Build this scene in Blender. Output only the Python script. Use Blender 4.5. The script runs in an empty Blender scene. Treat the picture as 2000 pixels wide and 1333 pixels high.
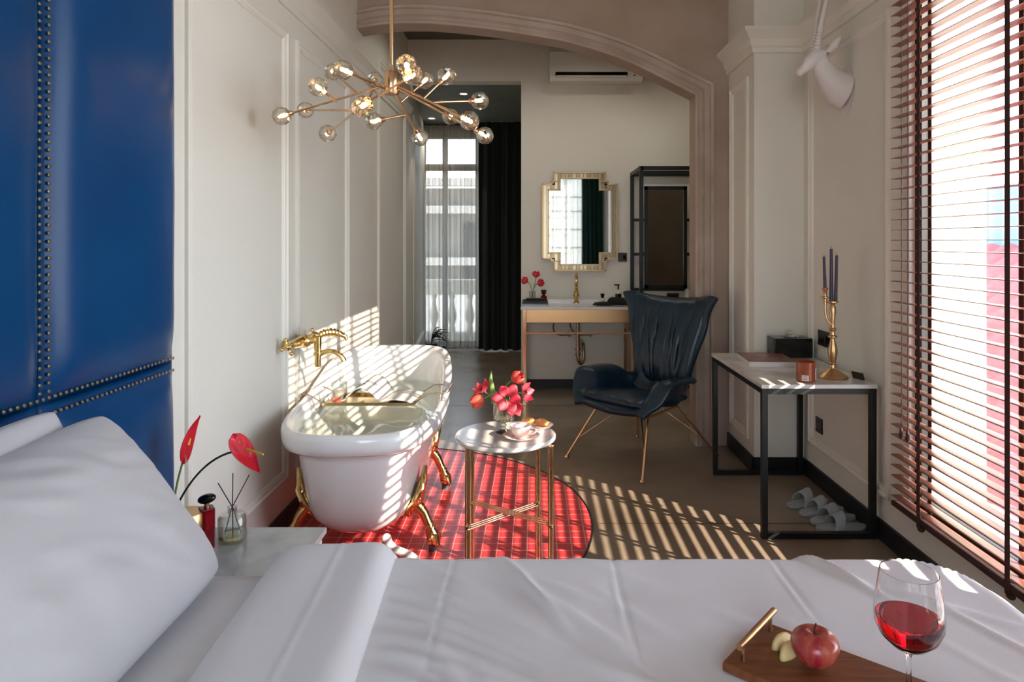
import bpy, bmesh, math, random
from mathutils import Vector, Matrix, noise
random.seed(7)
PI = math.pi
R = math.radians
sc = bpy.context.scene
col = sc.collection
# ------------------------------------------------------------------ camera
cd = bpy.data.cameras.new('camera'); cam = bpy.data.objects.new('camera', cd); col.objects.link(cam)
cam.location = (0, 0, 1.44); cam.rotation_euler = (R(90), 0, 0)
cd.lens = 24.0; cd.sensor_width = 36.0; cd.shift_x = -0.023; cd.shift_y = -0.09675
cd.clip_start = 0.05
sc.camera = cam
# ------------------------------------------------------------------ view + world + lights
sc.view_settings.view_transform = 'Standard'; sc.view_settings.look = 'None'
sc.view_settings.exposure = 0.52; sc.view_settings.gamma = 1.0; sc.view_settings.use_curve_mapping = False
sc.cycles.use_denoising = True
try: sc.cycles.denoiser = 'OPENIMAGEDENOISE'
except Exception: pass
sc.cycles.max_bounces = 10; sc.cycles.diffuse_bounces = 6; sc.cycles.glossy_bounces = 4
sc.cycles.transmission_bounces = 8; sc.cycles.transparent_max_bounces = 24
sc.cycles.caustics_reflective = False; sc.cycles.caustics_refractive = False
sc.cycles.sample_clamp_indirect = 4.0
W = bpy.data.worlds.new('sky'); sc.world = W; W.use_nodes = True
wn = W.node_tree.nodes; wl = W.node_tree.links
bg = wn['Background']
geo = wn.new('ShaderNodeTexCoord'); sep = wn.new('ShaderNodeSeparateXYZ'); rmp = wn.new('ShaderNodeValToRGB')
wl.new(geo.outputs['Generated'], sep.inputs[0]); wl.new(sep.outputs['Z'], rmp.inputs[0]); wl.new(rmp.outputs[0], bg.inputs[0])
rmp.color_ramp.elements[0].position = 0.0; rmp.color_ramp.elements[0].color = (0.85, 0.87, 0.88, 1)
rmp.color_ramp.elements[1].position = 0.55; rmp.color_ramp.elements[1].color = (0.44, 0.62, 0.86, 1)
e = rmp.color_ramp.elements.new(0.12); e.color = (0.72, 0.80, 0.90, 1)
SKY = 8.7
bg.inputs[1].default_value = SKY
SUN_DIR = Vector((-1.0, 0.82, -0.64)).normalized()
sl = bpy.data.lights.new('sun', 'SUN'); so = bpy.data.objects.new('sun', sl); col.objects.link(so)
so.rotation_euler = SUN_DIR.to_track_quat('-Z', 'Y').to_euler(); so.location = (6, -4, 6)
sl.energy = 18.5; sl.angle = R(0.42); sl.color = (1.0, 0.86, 0.70)
def portal(name, loc, rot, sx, sy):
    l = bpy.data.lights.new(name, 'AREA'); o = bpy.data.objects.new(name, l); col.objects.link(o)
    l.shape = 'RECTANGLE'; l.size = sx; l.size_y = sy; l.cycles.is_portal = True
    o.location = loc; o.rotation_euler = rot
portal('side_window_portal', (2.08, 1.92, 1.65), (0, R(90), 0), 2.9, 2.3)
portal('fill_window_portal', (2.08, -1.45, 1.65), (0, R(90), 0), 2.9, 2.6)  # portal for the added fill window
portal('rear_window_portal', (0.04, -3.62, 1.65), (R(90), 0, 0), 2.4, 2.8)
portal('far_window_portal', (-0.75, 9.42, 1.5), (R(-90), 0, 0), 1.7, 3.0)
# ------------------------------------------------------------------ materials
def lin(c):
    if isinstance(c, str):
        c = [int(c[i:i+2], 16)/255 for i in (0, 2, 4)]
        c = [x/12.92 if x <= .04045 else ((x+.055)/1.055)**2.4 for x in c]
    return (c[0], c[1], c[2], 1)
def mat(name, color, rough=.5, metal=0., bump=0., bscale=40., var=0., vscale=4., coat=0., color2=None, trans=0., ior=1.45,
        emit=None, estr=0., sub=0., stretch=None, sheen=0., spec=.5):
    m = bpy.data.materials.new(name); m.use_nodes = True
    nt = m.node_tree; n = nt.nodes; l = nt.links; b = n['Principled BSDF']
    c = lin(color)
    b.inputs['Base Color'].default_value = c; b.inputs['Roughness'].default_value = rough
    b.inputs['Metallic'].default_value = metal; b.inputs['Coat Weight'].default_value = coat
    b.inputs['Transmission Weight'].default_value = trans; b.inputs['IOR'].default_value = ior
    b.inputs['Specular IOR Level'].default_value = spec
    b.inputs['Coat Roughness'].default_value = .15
    if sheen: b.inputs['Sheen Weight'].default_value = sheen
    if sub: b.inputs['Subsurface Weight'].default_value = sub; b.inputs['Subsurface Radius'].default_value = (.01, .005, .003)
    if emit: b.inputs['Emission Color'].default_value = lin(emit); b.inputs['Emission Strength'].default_value = estr
    tc = n.new('ShaderNodeTexCoord'); mp = n.new('ShaderNodeMapping'); l.new(tc.outputs['Object'], mp.inputs[0])
    if stretch: mp.inputs['Scale'].default_value = stretch
    ns = n.new('ShaderNodeTexNoise'); ns.inputs['Scale'].default_value = vscale; ns.inputs['Detail'].default_value = 6
    l.new(mp.outputs[0], ns.inputs['Vector'])
    c2 = lin(color2) if color2 else tuple(min(1, x*(1-var)) for x in c[:3]) + (1,)
    mx = n.new('ShaderNodeMix'); mx.data_type = 'RGBA'
    mx.inputs[6].default_value = c; mx.inputs[7].default_value = c2
    rp = n.new('ShaderNodeMapRange'); rp.inputs[1].default_value = .35; rp.inputs[2].default_value = .68
    l.new(ns.outputs[0], rp.inputs[0]); l.new(rp.outputs[0], mx.inputs[0]); l.new(mx.outputs[2], b.inputs['Base Color'])
    if bump:
        n2 = n.new('ShaderNodeTexNoise'); n2.inputs['Scale'].default_value = bscale; n2.inputs['Detail'].default_value = 4
        l.new(mp.outputs[0], n2.inputs['Vector'])
        bp = n.new('ShaderNodeBump'); bp.inputs['Strength'].default_value = bump; bp.inputs['Distance'].default_value = .01
        l.new(n2.outputs[0], bp.inputs['Height']); l.new(bp.outputs[0], b.inputs['Normal'])
    return m
def thinglass(name, tint, gloss=.12, refr=0., rough=.0):
    m = bpy.data.materials.new(name); m.use_nodes = True; nt = m.node_tree; n = nt.nodes; l = nt.links
    n.remove(n['Principled BSDF']); out = n['Material Output']
    t = n.new('ShaderNodeBsdfTransparent'); t.inputs[0].default_value = lin(tint)
    g = n.new('ShaderNodeBsdfGlossy'); g.inputs['Roughness'].default_value = rough
    lw = n.new('ShaderNodeLayerWeight'); lw.inputs[0].default_value = gloss
    mx = n.new('ShaderNodeMixShader'); l.new(lw.outputs['Facing'], mx.inputs[0])
    l.new(t.outputs[0], mx.inputs[1]); l.new(g.outputs[0], mx.inputs[2])
    if refr:
        r = n.new('ShaderNodeBsdfGlass'); r.inputs['IOR'].default_value = 1.3; r.inputs[0].default_value = lin(tint)
        m2 = n.new('ShaderNodeMixShader'); m2.inputs[0].default_value = refr
        l.new(mx.outputs[0], m2.inputs[1]); l.new(r.outputs[0], m2.inputs[2]); l.new(m2.outputs[0], out.inputs[0])
    else: l.new(mx.outputs[0], out.inputs[0])
    return m
def sheer(name, color, tr=.45, tl=.35):
    m = bpy.data.materials.new(name); m.use_nodes = True; nt = m.node_tree; n = nt.nodes; l = nt.links
    n.remove(n['Principled BSDF']); out = n['Material Output']
    t = n.new('ShaderNodeBsdfTransparent'); d = n.new('ShaderNodeBsdfDiffuse'); s = n.new('ShaderNodeBsdfTranslucent')
    d.inputs[0].default_value = lin(color); s.inputs[0].default_value = lin(color)
    m1 = n.new('ShaderNodeMixShader'); m1.inputs[0].default_value = tl/(1-tr)
    l.new(d.outputs[0], m1.inputs[1]); l.new(s.outputs[0], m1.inputs[2])
    m2 = n.new('ShaderNodeMixShader')
    lw = n.new('ShaderNodeLayerWeight'); lw.inputs[0].default_value = .35
    mr = n.new('ShaderNodeMapRange'); mr.inputs[1].default_value = 0; mr.inputs[2].default_value = 1
    mr.inputs[3].default_value = 1-tr; mr.inputs[4].default_value = 1.0
    l.new(lw.outputs['Facing'], mr.inputs[0]); l.new(mr.outputs[0], m2.inputs[0])
    l.new(t.outputs[0], m2.inputs[1]); l.new(m1.outputs[0], m2.inputs[2]); l.new(m2.outputs[0], out.inputs[0])
    return m
def tiles(name, base, base2, grout, size, gw=.04, rough=.3):
    m = mat(name, base, rough); nt = m.node_tree; n = nt.nodes; l = nt.links; b = n['Principled BSDF']
    tc = n.new('ShaderNodeTexCoord'); mp = n.new('ShaderNodeMapping'); l.new(tc.outputs['Object'], mp.inputs[0])
    br = n.new('ShaderNodeTexBrick'); br.offset = 0; br.squash = 1
    l.new(mp.outputs[0], br.inputs['Vector'])
    br.inputs['Color1'].default_value = lin(base); br.inputs['Color2'].default_value = lin(base2); br.inputs['Mortar'].default_value = lin(grout)
    br.inputs['Scale'].default_value = 1; br.inputs['Mortar Size'].default_value = size*gw
    br.inputs['Brick Width'].default_value = size; br.inputs['Row Height'].default_value = size
    l.new(br.outputs['Color'], b.inputs['Base Color'])
    bp = n.new('ShaderNodeBump'); bp.inputs['Strength'].default_value = .4; bp.inputs['Distance'].default_value = .002; bp.invert = True
    l.new(br.outputs['Fac'], bp.inputs['Height']); l.new(bp.outputs[0], b.inputs['Normal'])
    return m
M = {}
M['wall'] = mat('white_wall_paint', 'DEDACF', .55, bump=.03, bscale=60, var=.03, vscale=2)
M['trim'] = mat('white_moulding_paint', 'E0DCD1', .45)
M['plaster'] = mat('taupe_plaster', 'AC9A8E', .75, bump=.12, bscale=14, color2='A18D7C', vscale=2.2)
M['plastertrim'] = mat('taupe_moulding', 'B2A296', .6, bump=.08, bscale=20, color2='9C8B7D', vscale=3)
M['black'] = mat('black_baseboard_paint', '17171A', .45)
M['olive'] = mat('dark_olive_paint', '65655A', .7, var=.1)
M['darkceil'] = mat('dark_green_grey_paint', '767D76', .6, var=.1)
M['concrete'] = mat('polished_concrete', '8C7C6C', .24, bump=.02, bscale=8, color2='776755', vscale=1.6)
M['tile'] = tiles('red_mosaic_tile', 'B9343A', 'C43B3F', 'DE9C92', .07, .035, .28)
M['gold'] = mat('polished_brass', 'EAC888', .14, 1.0)
M['rose'] = mat('rose_brass', 'D9B088', .2, 1.0)
M['brass'] = mat('brushed_brass', 'C6A074', .32, 1.0, bump=.03, bscale=90, stretch=(1, 1, .1))
M['tub'] = mat('white_glazed_acrylic', 'E9E7E6', .12, coat=.4)
M['marble'] = mat('white_marble', 'DAD6D2', .14, color2='B9B4B0', vscale=5, coat=.2)
M['greymarble'] = mat('pale_grey_marble', 'C9CBC8', .14, color2='A5A9A8', vscale=7)
M['steel'] = mat('black_painted_steel', '1B1D1C', .4, metal=.3)
M['leather'] = mat('dark_blue_leather', '0F2A3A', .30, bump=.1, bscale=120, color2='0B2030', vscale=6)
M['blue'] = mat('glossy_blue_leather', '0B4070', .27, bump=.03, bscale=25, color2='093866', vscale=2, spec=.22)
M['linen'] = mat('white_cotton', 'E0E1E4', .85, bump=.05, bscale=500, sheen=.2)
M['duvet'] = mat('white_duvet_cotton', 'E6E6E9', .85, bump=.04, bscale=400, sheen=.2)
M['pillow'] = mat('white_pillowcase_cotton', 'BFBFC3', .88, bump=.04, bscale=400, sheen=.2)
M['glass'] = thinglass('clear_glass', 'F6F8F7', .25)
M['pane'] = thinglass('window_glass', 'FBFCFC', .12)
M['crystal'] = thinglass('cut_crystal', 'FBF8F0', .40, refr=.5, rough=.02)
M['realglass'] = mat('wine_glass_crystal', 'FFFFFF', .0, trans=1, ior=1.45)
M['wine'] = mat('red_wine', 'C00A20', .0, trans=1, ior=1.33)
M['water'] = thinglass('bath_water', 'EEF4EE', .10)
M['mirror'] = mat('mirror_silver', '989892', .02, 1.0)
M['agold'] = mat('antique_gold', 'A0845E', .35, 1.0)
M['antique'] = tiles('antique_mirror_glass', 'A3967E', '6B5F4E', '2E261E', .036, .05, .22)
M['antique'].node_tree.nodes['Principled BSDF'].inputs['Metallic'].default_value = .9
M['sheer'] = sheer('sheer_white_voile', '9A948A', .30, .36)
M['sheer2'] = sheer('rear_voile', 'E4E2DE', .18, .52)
M['drape'] = mat('black_green_drape', '131713', .9, sheen=.1)
M['teal'] = mat('teal_drape', '12403C', .8)
M['slat'] = mat('walnut_slat', 'B06A52', .32, color2='A05C46', vscale=8, stretch=(1, .2, 1))
M['tape'] = mat('brown_ladder_tape', '3E2420', .8)
M['frame'] = mat('dark_bronze_frame', '2E2A28', .45, metal=.3)
M['white'] = mat('white_plastic', 'DCD9D0', .4)
M['deer'] = mat('matt_white_resin', 'DAD2CE', .6)
M['wood'] = mat('walnut_board', '86502F', .42, color2='6A3B20', vscale=9, stretch=(1, 9, 1), bump=.05, bscale=60)
M['red'] = mat('tulip_red', 'D2233A', .45, color2='E8505A', vscale=18, sub=.0)
M['tulip2'] = mat('tulip_flame', 'D8303A', .45, color2='E2683F', vscale=22)
M['anth'] = mat('anthurium_red', 'C01528', .22, color2='D42A38', vscale=12, bump=.12, bscale=60)
M['yellow'] = mat('spadix_yellow', 'E9B43C', .5)
M['green'] = mat('stem_green', '6E8A45', .5)
M['dgreen'] = mat('dark_leaf_green', '20301C', .5)
M['rglass'] = mat('red_glass', 'B01020', .05, trans=.75, ior=1.45, color2='8A0A18')
M['blackgloss'] = mat('black_gloss', '0B0B0D', .12)
M['amber'] = mat('amber_glass', 'B5552A', .12, trans=.45, coat=.4)
M['candle'] = mat('purple_wax', '3A2E44', .45)
M['wax'] = mat('pale_wax', 'EBD3BC', .5)
M['paper'] = mat('paper_white', 'CFCAC6', .7)
M['coral'] = mat('coral_ink', 'D9705E', .6)
M['ink'] = mat('grey_ink', '6B6670', .6)
M['cover'] = mat('magazine_cover_print', '7A2A30', .3, color2='8A7262', vscale=16)
M['china'] = mat('white_china', 'E8E2DC', .15, color2='D9A79C', vscale=28)
M['pastry'] = mat('baked_pastry', 'B8662E', .55, bump=.4, bscale=60, color2='E0A866', vscale=45)
M['slipper'] = mat('grey_terry_slipper', '9A9FA0', .9, bump=.2, bscale=150)
M['bulb'] = mat('lit_bulb', 'FFE0A0', .4, emit='FFC98A', estr=14)
M['downlight'] = mat('lit_downlight', 'FFFFFF', .4, emit='FFF1DA', estr=9)
M['chrome'] = mat('chrome', 'A9A39A', .15, 1.0)
M['socket'] = mat('dark_brown_socket', '2E211E', .4)
M['shade'] = sheer('fill_shade_cloth', '86878A', 0.0, .70)
M['facade'] = mat('cream_render', '7D766C', .8, var=.1)
M['stone'] = mat('pale_stone', 'CFC6B8', .8, var=.1)
M['roof'] = mat('red_roof_tile', 'B8574E', .7, color2='A04840', vscale=12)
M['bluemetal'] = mat('blue_corrugated_metal', '8FA6C0', .5)
M['apple'] = mat('apple_skin', '9C1E30', .25, color2='B9604A', vscale=38, stretch=(1.6, 1.6, .25), coat=.3)
M['appleflesh'] = mat('apple_flesh', 'E8CF96', .5)
M['stemb'] = mat('brown_stem', '3B2417', .7)
M['hose'] = mat('white_ribbed_hose', 'D8CDCB', .4)
M['reed'] = mat('dark_reed', '3A3C3E', .8)
M['oil'] = mat('pale_perfume_oil', 'EFE3AE', .05, trans=.85, ior=1.4)
M['ground'] = mat('paved_ground', '8B857B', .9, var=.2)
M['rubber'] = mat('grey_rubber', '4C5058', .7)
# ------------------------------------------------------------------ geometry helpers
MW = {}
class G:
    def __init__(s): s.v = []; s.f = []; s.mi = []
    def add(s, vs, fs, m=0):
        k = len(s.v); s.v += [tuple(p) for p in vs]; s.f += [tuple(i+k for i in f) for f in fs]; s.mi += [m]*len(fs); return s
    def box(s, x0, x1, y0, y1, z0, z1, m=0):
        vs = [(x, y, z) for z in (z0, z1) for y in (y0, y1) for x in (x0, x1)]
        return s.add(vs, [(0, 2, 3, 1), (4, 5, 7, 6), (0, 1, 5, 4), (2, 6, 7, 3), (0, 4, 6, 2), (1, 3, 7, 5)], m)
    def obox(s, c, sz, rot=None, m=0):
        g = G().box(-sz[0]/2, sz[0]/2, -sz[1]/2, sz[1]/2, -sz[2]/2, sz[2]/2)
        Mx = rot or Matrix.Identity(3)
        return s.add([Vector(c) + Mx @ Vector(p) for p in g.v], g.f, m)
    def bar(s, p, q, w, h=None, m=0):
        p = Vector(p); q = Vector(q); d = (q-p); L = d.length
        rot = d.to_track_quat('Z', 'Y').to_matrix()
        return s.obox((p+q)/2, (w, h or w, L), rot, m)
    def tube(s, pts, r, n=10, m=0, closed=False, cap=True):
        pts = [Vector(p) for p in pts]; N = len(pts); rs = r if isinstance(r, (list, tuple)) else [r]*N
        up = None; vs = []
        for i in range(N):
            a = pts[(i-1) % N] if (closed or i > 0) else pts[i]; b = pts[(i+1) % N] if (closed or i < N-1) else pts[i]
            t = (b-a).normalized() if (b-a).length > 1e-9 else Vector((0, 0, 1))
            if up is None: up = t.orthogonal().normalized()
            up = (up - t*up.dot(t)); up = up.normalized() if up.length > 1e-6 else t.orthogonal().normalized()
            bi = t.cross(up)
            for k in range(n):
                an = 2*PI*k/n; vs.append(pts[i] + (up*math.cos(an) + bi*math.sin(an))*rs[i])
        fs = []
        for i in range(N if closed else N-1):
            j = (i+1) % N
            for k in range(n): fs.append((i*n+k, i*n+(k+1) % n, j*n+(k+1) % n, j*n+k))
        if cap and not closed: fs += [tuple(range(n))[::-1], tuple((N-1)*n+k for k in range(n))]
        return s.add(vs, fs, m)
    def cyl(s, p, q, r, r2=None, n=20, m=0): return s.tube([p, q], [r, r if r2 is None else r2], n, m)
    def lathe(s, prof, o=(0, 0, 0), n=32, m=0, axis=None, cap=True):
        o = Vector(o); q = Vector(axis).to_track_quat('Z', 'Y').to_matrix() if axis else Matrix.Identity(3)
        vs = []; fs = []
        for (r, z) in prof:
            for k in range(n):
                a = 2*PI*k/n; vs.append(o + q @ Vector((r*math.cos(a), r*math.sin(a), z)))
        for i in range(len(prof)-1):
            for k in range(n): fs.append((i*n+k, i*n+(k+1) % n, (i+1)*n+(k+1) % n, (i+1)*n+k))
        if cap:
            if prof[0][0] > 1e-5: fs.append(tuple(range(n))[::-1])
            if prof[-1][0] > 1e-5: fs.append(tuple((len(prof)-1)*n+k for k in range(n)))
        return s.add(vs, fs, m)
    def ball(s, c, r, sc_=(1, 1, 1), n=16, m=0, rot=None):
        c = Vector(c); rot = rot or Matrix.Identity(3); vs = []; fs = []
        for i in range(n//2+1):
            th = PI*i/(n//2)
            for k in range(n):
                a = 2*PI*k/n
                vs.append(c + rot @ Vector((r*sc_[0]*math.sin(th)*math.cos(a), r*sc_[1]*math.sin(th)*math.sin(a), -r*sc_[2]*math.cos(th))))
        for i in range(n//2):
            for k in range(n): fs.append((i*n+k, i*n+(k+1) % n, (i+1)*n+(k+1) % n, (i+1)*n+k))
        return s.add(vs, fs, m)
    def grid(s, fn, nu, nv, m=0, cu=False):
        vs = [fn(i/(nu if cu else nu-1), j/(nv-1)) for j in range(nv) for i in range(nu)]; fs = []
        for j in range(nv-1):
            for i in range(nu if cu else nu-1): fs.append((j*nu+i, j*nu+(i+1) % nu, (j+1)*nu+(i+1) % nu, (j+1)*nu+i))
        return s.add(vs, fs, m)
    def prism(s, poly, d, m=0):   # poly: list of 3D points, extruded along vector d
        n = len(poly); d = Vector(d); vs = [Vector(p) for p in poly] + [Vector(p)+d for p in poly]
        fs = [tuple(range(n))[::-1], tuple(range(n, 2*n))] + [(i, (i+1) % n, n+(i+1) % n, n+i) for i in range(n)]
        return s.add(vs, fs, m)
    def build(s, name, mats, parent=None, local=False, smooth=True, bevel=0, sub=0, solid=0, ang=38, origin=None, remesh=0, soff=0):
        me = bpy.data.meshes.new(name)
        X = Matrix.Identity(4)
        if parent is not None and not local: X = MW[parent.name].inverted()
        elif parent is None and origin is not None: X = Matrix.Translation(-Vector(origin))
        me.from_pydata([X @ Vector(p) for p in s.v], [], s.f)
        if not isinstance(mats, (list, tuple)): mats = [mats]
        for mm in mats: me.materials.append(mm)
        if len(mats) > 1: me.polygons.foreach_set('material_index', s.mi)
        bm = bmesh.new(); bm.from_mesh(me); bmesh.ops.remove_doubles(bm, verts=bm.verts, dist=1e-6)
        bmesh.ops.recalc_face_normals(bm, faces=bm.faces); bm.to_mesh(me); bm.free()
        me.polygons.foreach_set('use_smooth', [smooth]*len(me.polygons))
        if smooth and not sub: me.set_sharp_from_angle(angle=R(ang))
        me.update()
        o = bpy.data.objects.new(name, me); col.objects.link(o)
        if parent is not None: o.parent = parent; MW[o.name] = MW[parent.name].copy()
        else:
            if origin is not None: o.location = origin
            MW[o.name] = Matrix.Translation(Vector(origin) if origin is not None else Vector((0, 0, 0)))
        if remesh:
            md = o.modifiers.new('r', 'REMESH'); md.mode = 'VOXEL'; md.voxel_size = remesh; md.use_smooth_shade = True
            ms = o.modifiers.new('s', 'SMOOTH'); ms.iterations = 5
        if solid: md = o.modifiers.new('solid', 'SOLIDIFY'); md.thickness = solid; md.offset = soff
        if bevel: md = o.modifiers.new('b', 'BEVEL'); md.width = bevel; md.segments = 2; md.limit_method = 'ANGLE'
        if sub: md = o.modifiers.new('s', 'SUBSURF'); md.levels = sub; md.render_levels = sub
        return o
def thing(name, label, cat, loc=(0, 0, 0), rz=0, group=None):
    o = bpy.data.objects.new(name, None); col.objects.link(o); o.location = loc; o.rotation_euler = (0, 0, rz)
    o.empty_display_size = .1
    o['label'] = label; o['category'] = cat
    if group: o['group'] = group
    MW[o.name] = Matrix.Translation(Vector(loc)) @ Matrix.Rotation(rz, 4, 'Z')
    return o
def tag(o, label, cat, group=None, kind=None):
    o['label'] = label; o['category'] = cat
    if group: o['group'] = group
    if kind: o['kind'] = kind
    return o
def struct(o, label=None):
    o['kind'] = 'structure'
    if label: o['label'] = label
    return o
def copy_tree(o, parent=None):
    c = o.copy(); col.objects.link(c); c.parent = parent
    MW[c.name] = MW.get(o.name, Matrix.Identity(4)).copy()
    for ch in list(o.children): copy_tree(ch, c)
    return c
def mould(g, mp, a0, a1, z0, z1, prof, m=0):   # mitred rectangular moulding, prof = [(inset, height)]
    for (t0, h0), (t1, h1) in zip(prof, prof[1:]):
        L0 = [(a0+t0, z0+t0), (a1-t0, z0+t0), (a1-t0, z1-t0), (a0+t0, z1-t0)]
        L1 = [(a0+t1, z0+t1), (a1-t1, z0+t1), (a1-t1, z1-t1), (a0+t1, z1-t1)]
        for i in range(4):
            j = (i+1) % 4
            g.add([mp(*L0[i], h0), mp(*L0[j], h0), mp(*L1[j], h1), mp(*L1[i], h1)], [(0, 1, 2, 3)], m)
PR = [(0, 0), (.0, .014), (.012, .02), (.02, .012), (.034, .012), (.04, .006), (.046, .008), (.05, 0)]
def bez(p0, p1, p2, p3, n=12):
    p0, p1, p2, p3 = map(Vector, (p0, p1, p2, p3))
    return [p0*(1-t)**3 + p1*3*t*(1-t)**2 + p2*3*t*t*(1-t) + p3*t**3 for t in [i/n for i in range(n+1)]]
def ss(a, b, x):
    t = max(0, min(1, (x-a)/(b-a))); return t*t*(3-2*t)
def at(px, py, Y):     # point of the place seen at a picture position, at distance Y
    return Vector(((px-1046)/1333*Y, Y, 1.44+(473-py)/1333*Y))
# ================================================================== the setting
H = 3.65
WL = -1.26; WR = 1.675; WA = 1.365
g = G(); g.box(-1.9, 2.5, -3.7, 9.5, -.12, 0); struct(g.build('floor', M['concrete'], smooth=False))
# round mosaic inlay set flush in the concrete, cut off by the left wall
cx, cy, cr = -.95, 3.53, 1.235
pts = [(cx+cr*math.cos(2*PI*i/96), cy+cr*math.sin(2*PI*i/96)) for i in range(96)]
pts = [(max(WL, x), y, .0) for x, y in pts]
g = G(); g.prism(pts, (0, 0, .003)); o = g.build('floor_mosaic', M['tile'], smooth=False, origin=(cx, cy, 0)); struct(o, 'round red mosaic tile inlay in the concrete floor')
g = G(); rim = [(max(WL+.003, cx+(cr+.006)*math.cos(2*PI*i/96)), cy+(cr+.006)*math.sin(2*PI*i/96), .002) for i in range(96)]
g.tube(rim, .005, 6, closed=True); struct(g.build('trim_1', M['black']))
g = G(); g.box(.33, WR, 3.487, 3.491, .0004, .0012); g.box(-1.2, 2.2, 6.0, 6.004, .0004, .0012); g.box(.9, .904, 1.0, 4.8, .0003, .001) if False else None
struct(g.build('trim_2', M['black'], smooth=False))
# left wall (main room and wash room)
g = G(); g.box(WL-.15, WL, -3.55, 6.78, 0, H)
g.prism([(WL-.15, 6.78, 0), (WL, 6.78, 0), (-1.5, 9.25, 0), (-1.65, 9.25, 0)], (0, 0, 3.2))
wl_ = struct(g.build('wall_left', M['wall'], smooth=False))
mp = lambda a, z, h: (WL+h, a, z)
for a0, a1, z0, z1 in ((2.45, 3.44, .25, 2.5), (3.58, 4.56, .25, 2.5), (5.44, 6.55, .25, 2.9)):
    g = G(); mould(g, mp, a0, a1, z0, z1, PR); g.build('panel_moulding', M['trim'], wl_)
mp2 = lambda a, z, h: (WL - (a-6.78)*.0975 + h, a, z)
g = G(); mould(g, mp2, 7.3, 8.9, .25, 2.8, PR); g.build('panel_moulding', M['trim'], wl_)
CP = [(0, 2.62), (.010, 2.62), (.012, 2.65), (.02, 2.66), (.025, 2.70), (.045, 2.735), (.055, 2.745), (.055, 2.765), (0, 2.77)]
g = G(); g.prism([(WL+h, -3.4, z) for h, z in CP], (0, 10.13, 0)); struct(g.build('trim_3', M['trim'], ang=20))
g = G(); g.box(WL, WL+.015, -3.4, 4.82, 0, .10); g.box(WL, WL+.015, 5.02, 6.74, 0, .10); struct(g.build('baseboard_left', M['black'], smooth=False, bevel=.003))
# right wall with the window opening
Y0, Y1, ZS, ZT = .78, 3.06, .262, 3.02
g = G(); X1 = 2.02
g.box(WR, X1, -3.55, -2.75, 0, H); g.box(WR, X1, -.15, Y0, 0, H); g.box(WR, X1, -2.75, -.15, 0, .2); g.box(WR, X1, -2.75, -.15, 3.02, H); g.box(WR, X1, Y1, 4.95, 0, H); g.box(WR, X1, Y0, Y1, 0, ZS); g.box(WR, X1, Y0, Y1, ZT, H)
wr_ = struct(g.build('wall_right', M['wall'], smooth=False))
mp = lambda a, z, h: (WR-h, a, z)
g = G(); mould(g, mp, 3.22, 4.16, .22, 2.54, PR); g.build('panel_moulding', M['trim'], wr_)
g = G(); g.box(WA, WR+.01, 4.262, 4.83, 0, H); wa_ = struct(g.build('wall_pier', M['wall'], smooth=False))
mp = lambda a, z, h: (WA-h, a, z)
g = G(); mould(g, mp, 4.37, 4.75, .18, 2.5, PR); g.build('panel_moulding', M['trim'], wa_)
CR = [(-h*1.1, z) for h, z in CP]
g = G(); prof = [(h*1.5, z) for h, z in CP]
def run(path):   # cornice swept along a plan path with mitres
    out = []
    n = len(path)
    for i, p in enumerate(path):
        p = Vector(p)
        d0 = (p-Vector(path[i-1])).normalized() if i else None; d1 = (Vector(path[i+1])-p).normalized() if i < n-1 else None
        n0 = Vector((-d0.y, d0.x)) if d0 else None; n1 = Vector((-d1.y, d1.x)) if d1 else None
        if n0 and n1: mm = (n0+n1); mm = mm/(mm.dot(n0))
        else: mm = n0 or n1
        out.append((p, mm))
    for (p, m0), (q, m1) in zip(out, out[1:]):
        vs = [(p.x+m0.x*h, p.y+m0.y*h, z) for h, z in prof] + [(q.x+m1.x*h, q.y+m1.y*h, z) for h, z in prof]
        k = len(prof); g.add(vs, [(i, (i+1) % k, k+(i+1) % k, k+i) for i in range(k)] + [tuple(range(k)), tuple(range(k, 2*k))])
run([(WR, Y1+.02), (WR, 4.262), (WA, 4.262), (WA, 4.83)])
o = g.build('trim_4', M['trim'], ang=20); struct(o)
g = G(); g.box(WR-.015, WR, -3.4, 4.247, 0, .098); g.box(WA-.015, WA, 4.247, 4.82, 0, .098); g.box(WA-.015, WR, 4.247, 4.262, 0, .098)
struct(g.build('baseboard_right', M['black'], smooth=False, bevel=.003))
# ceilings
g = G(); g.box(-1.45, 2.1, -3.55, 4.9, H, H+.12); struct(g.build('ceiling', M['wall'], smooth=False))
g = G(); g.box(-1.45, 2.5, 4.9, 6.9, 3.44, 3.6); struct(g.build('ceiling_washroom', M['olive'], smooth=False))
g = G(); g.box(-1.8, .8, 6.9, 9.5, 3.03, 3.2); struct(g.build('ceiling_corridor', M['darkceil'], smooth=False))
# arch wall
inner = [(-1.26, 2.945), (-1.1, 2.972), (-.93, 2.984), (-.739, 2.982), (-.55, 2.966), (-.348, 2.944), (-.167, 2.918), (.02, 2.889), (.196, 2.857), (.38, 2.807), (.558, 2.748), (.70, 2.69), (.83, 2.628), (.97, 2.557), (1.127, 2.478)]
poly = [(-1.26, 3.65)] + inner + [(1.127, 0), (1.6, 0), (1.6, 3.65)]
g = G()
YA, YB = 4.83, 5.0
fr = [(x, YA, z) for x, z in poly]
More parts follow.
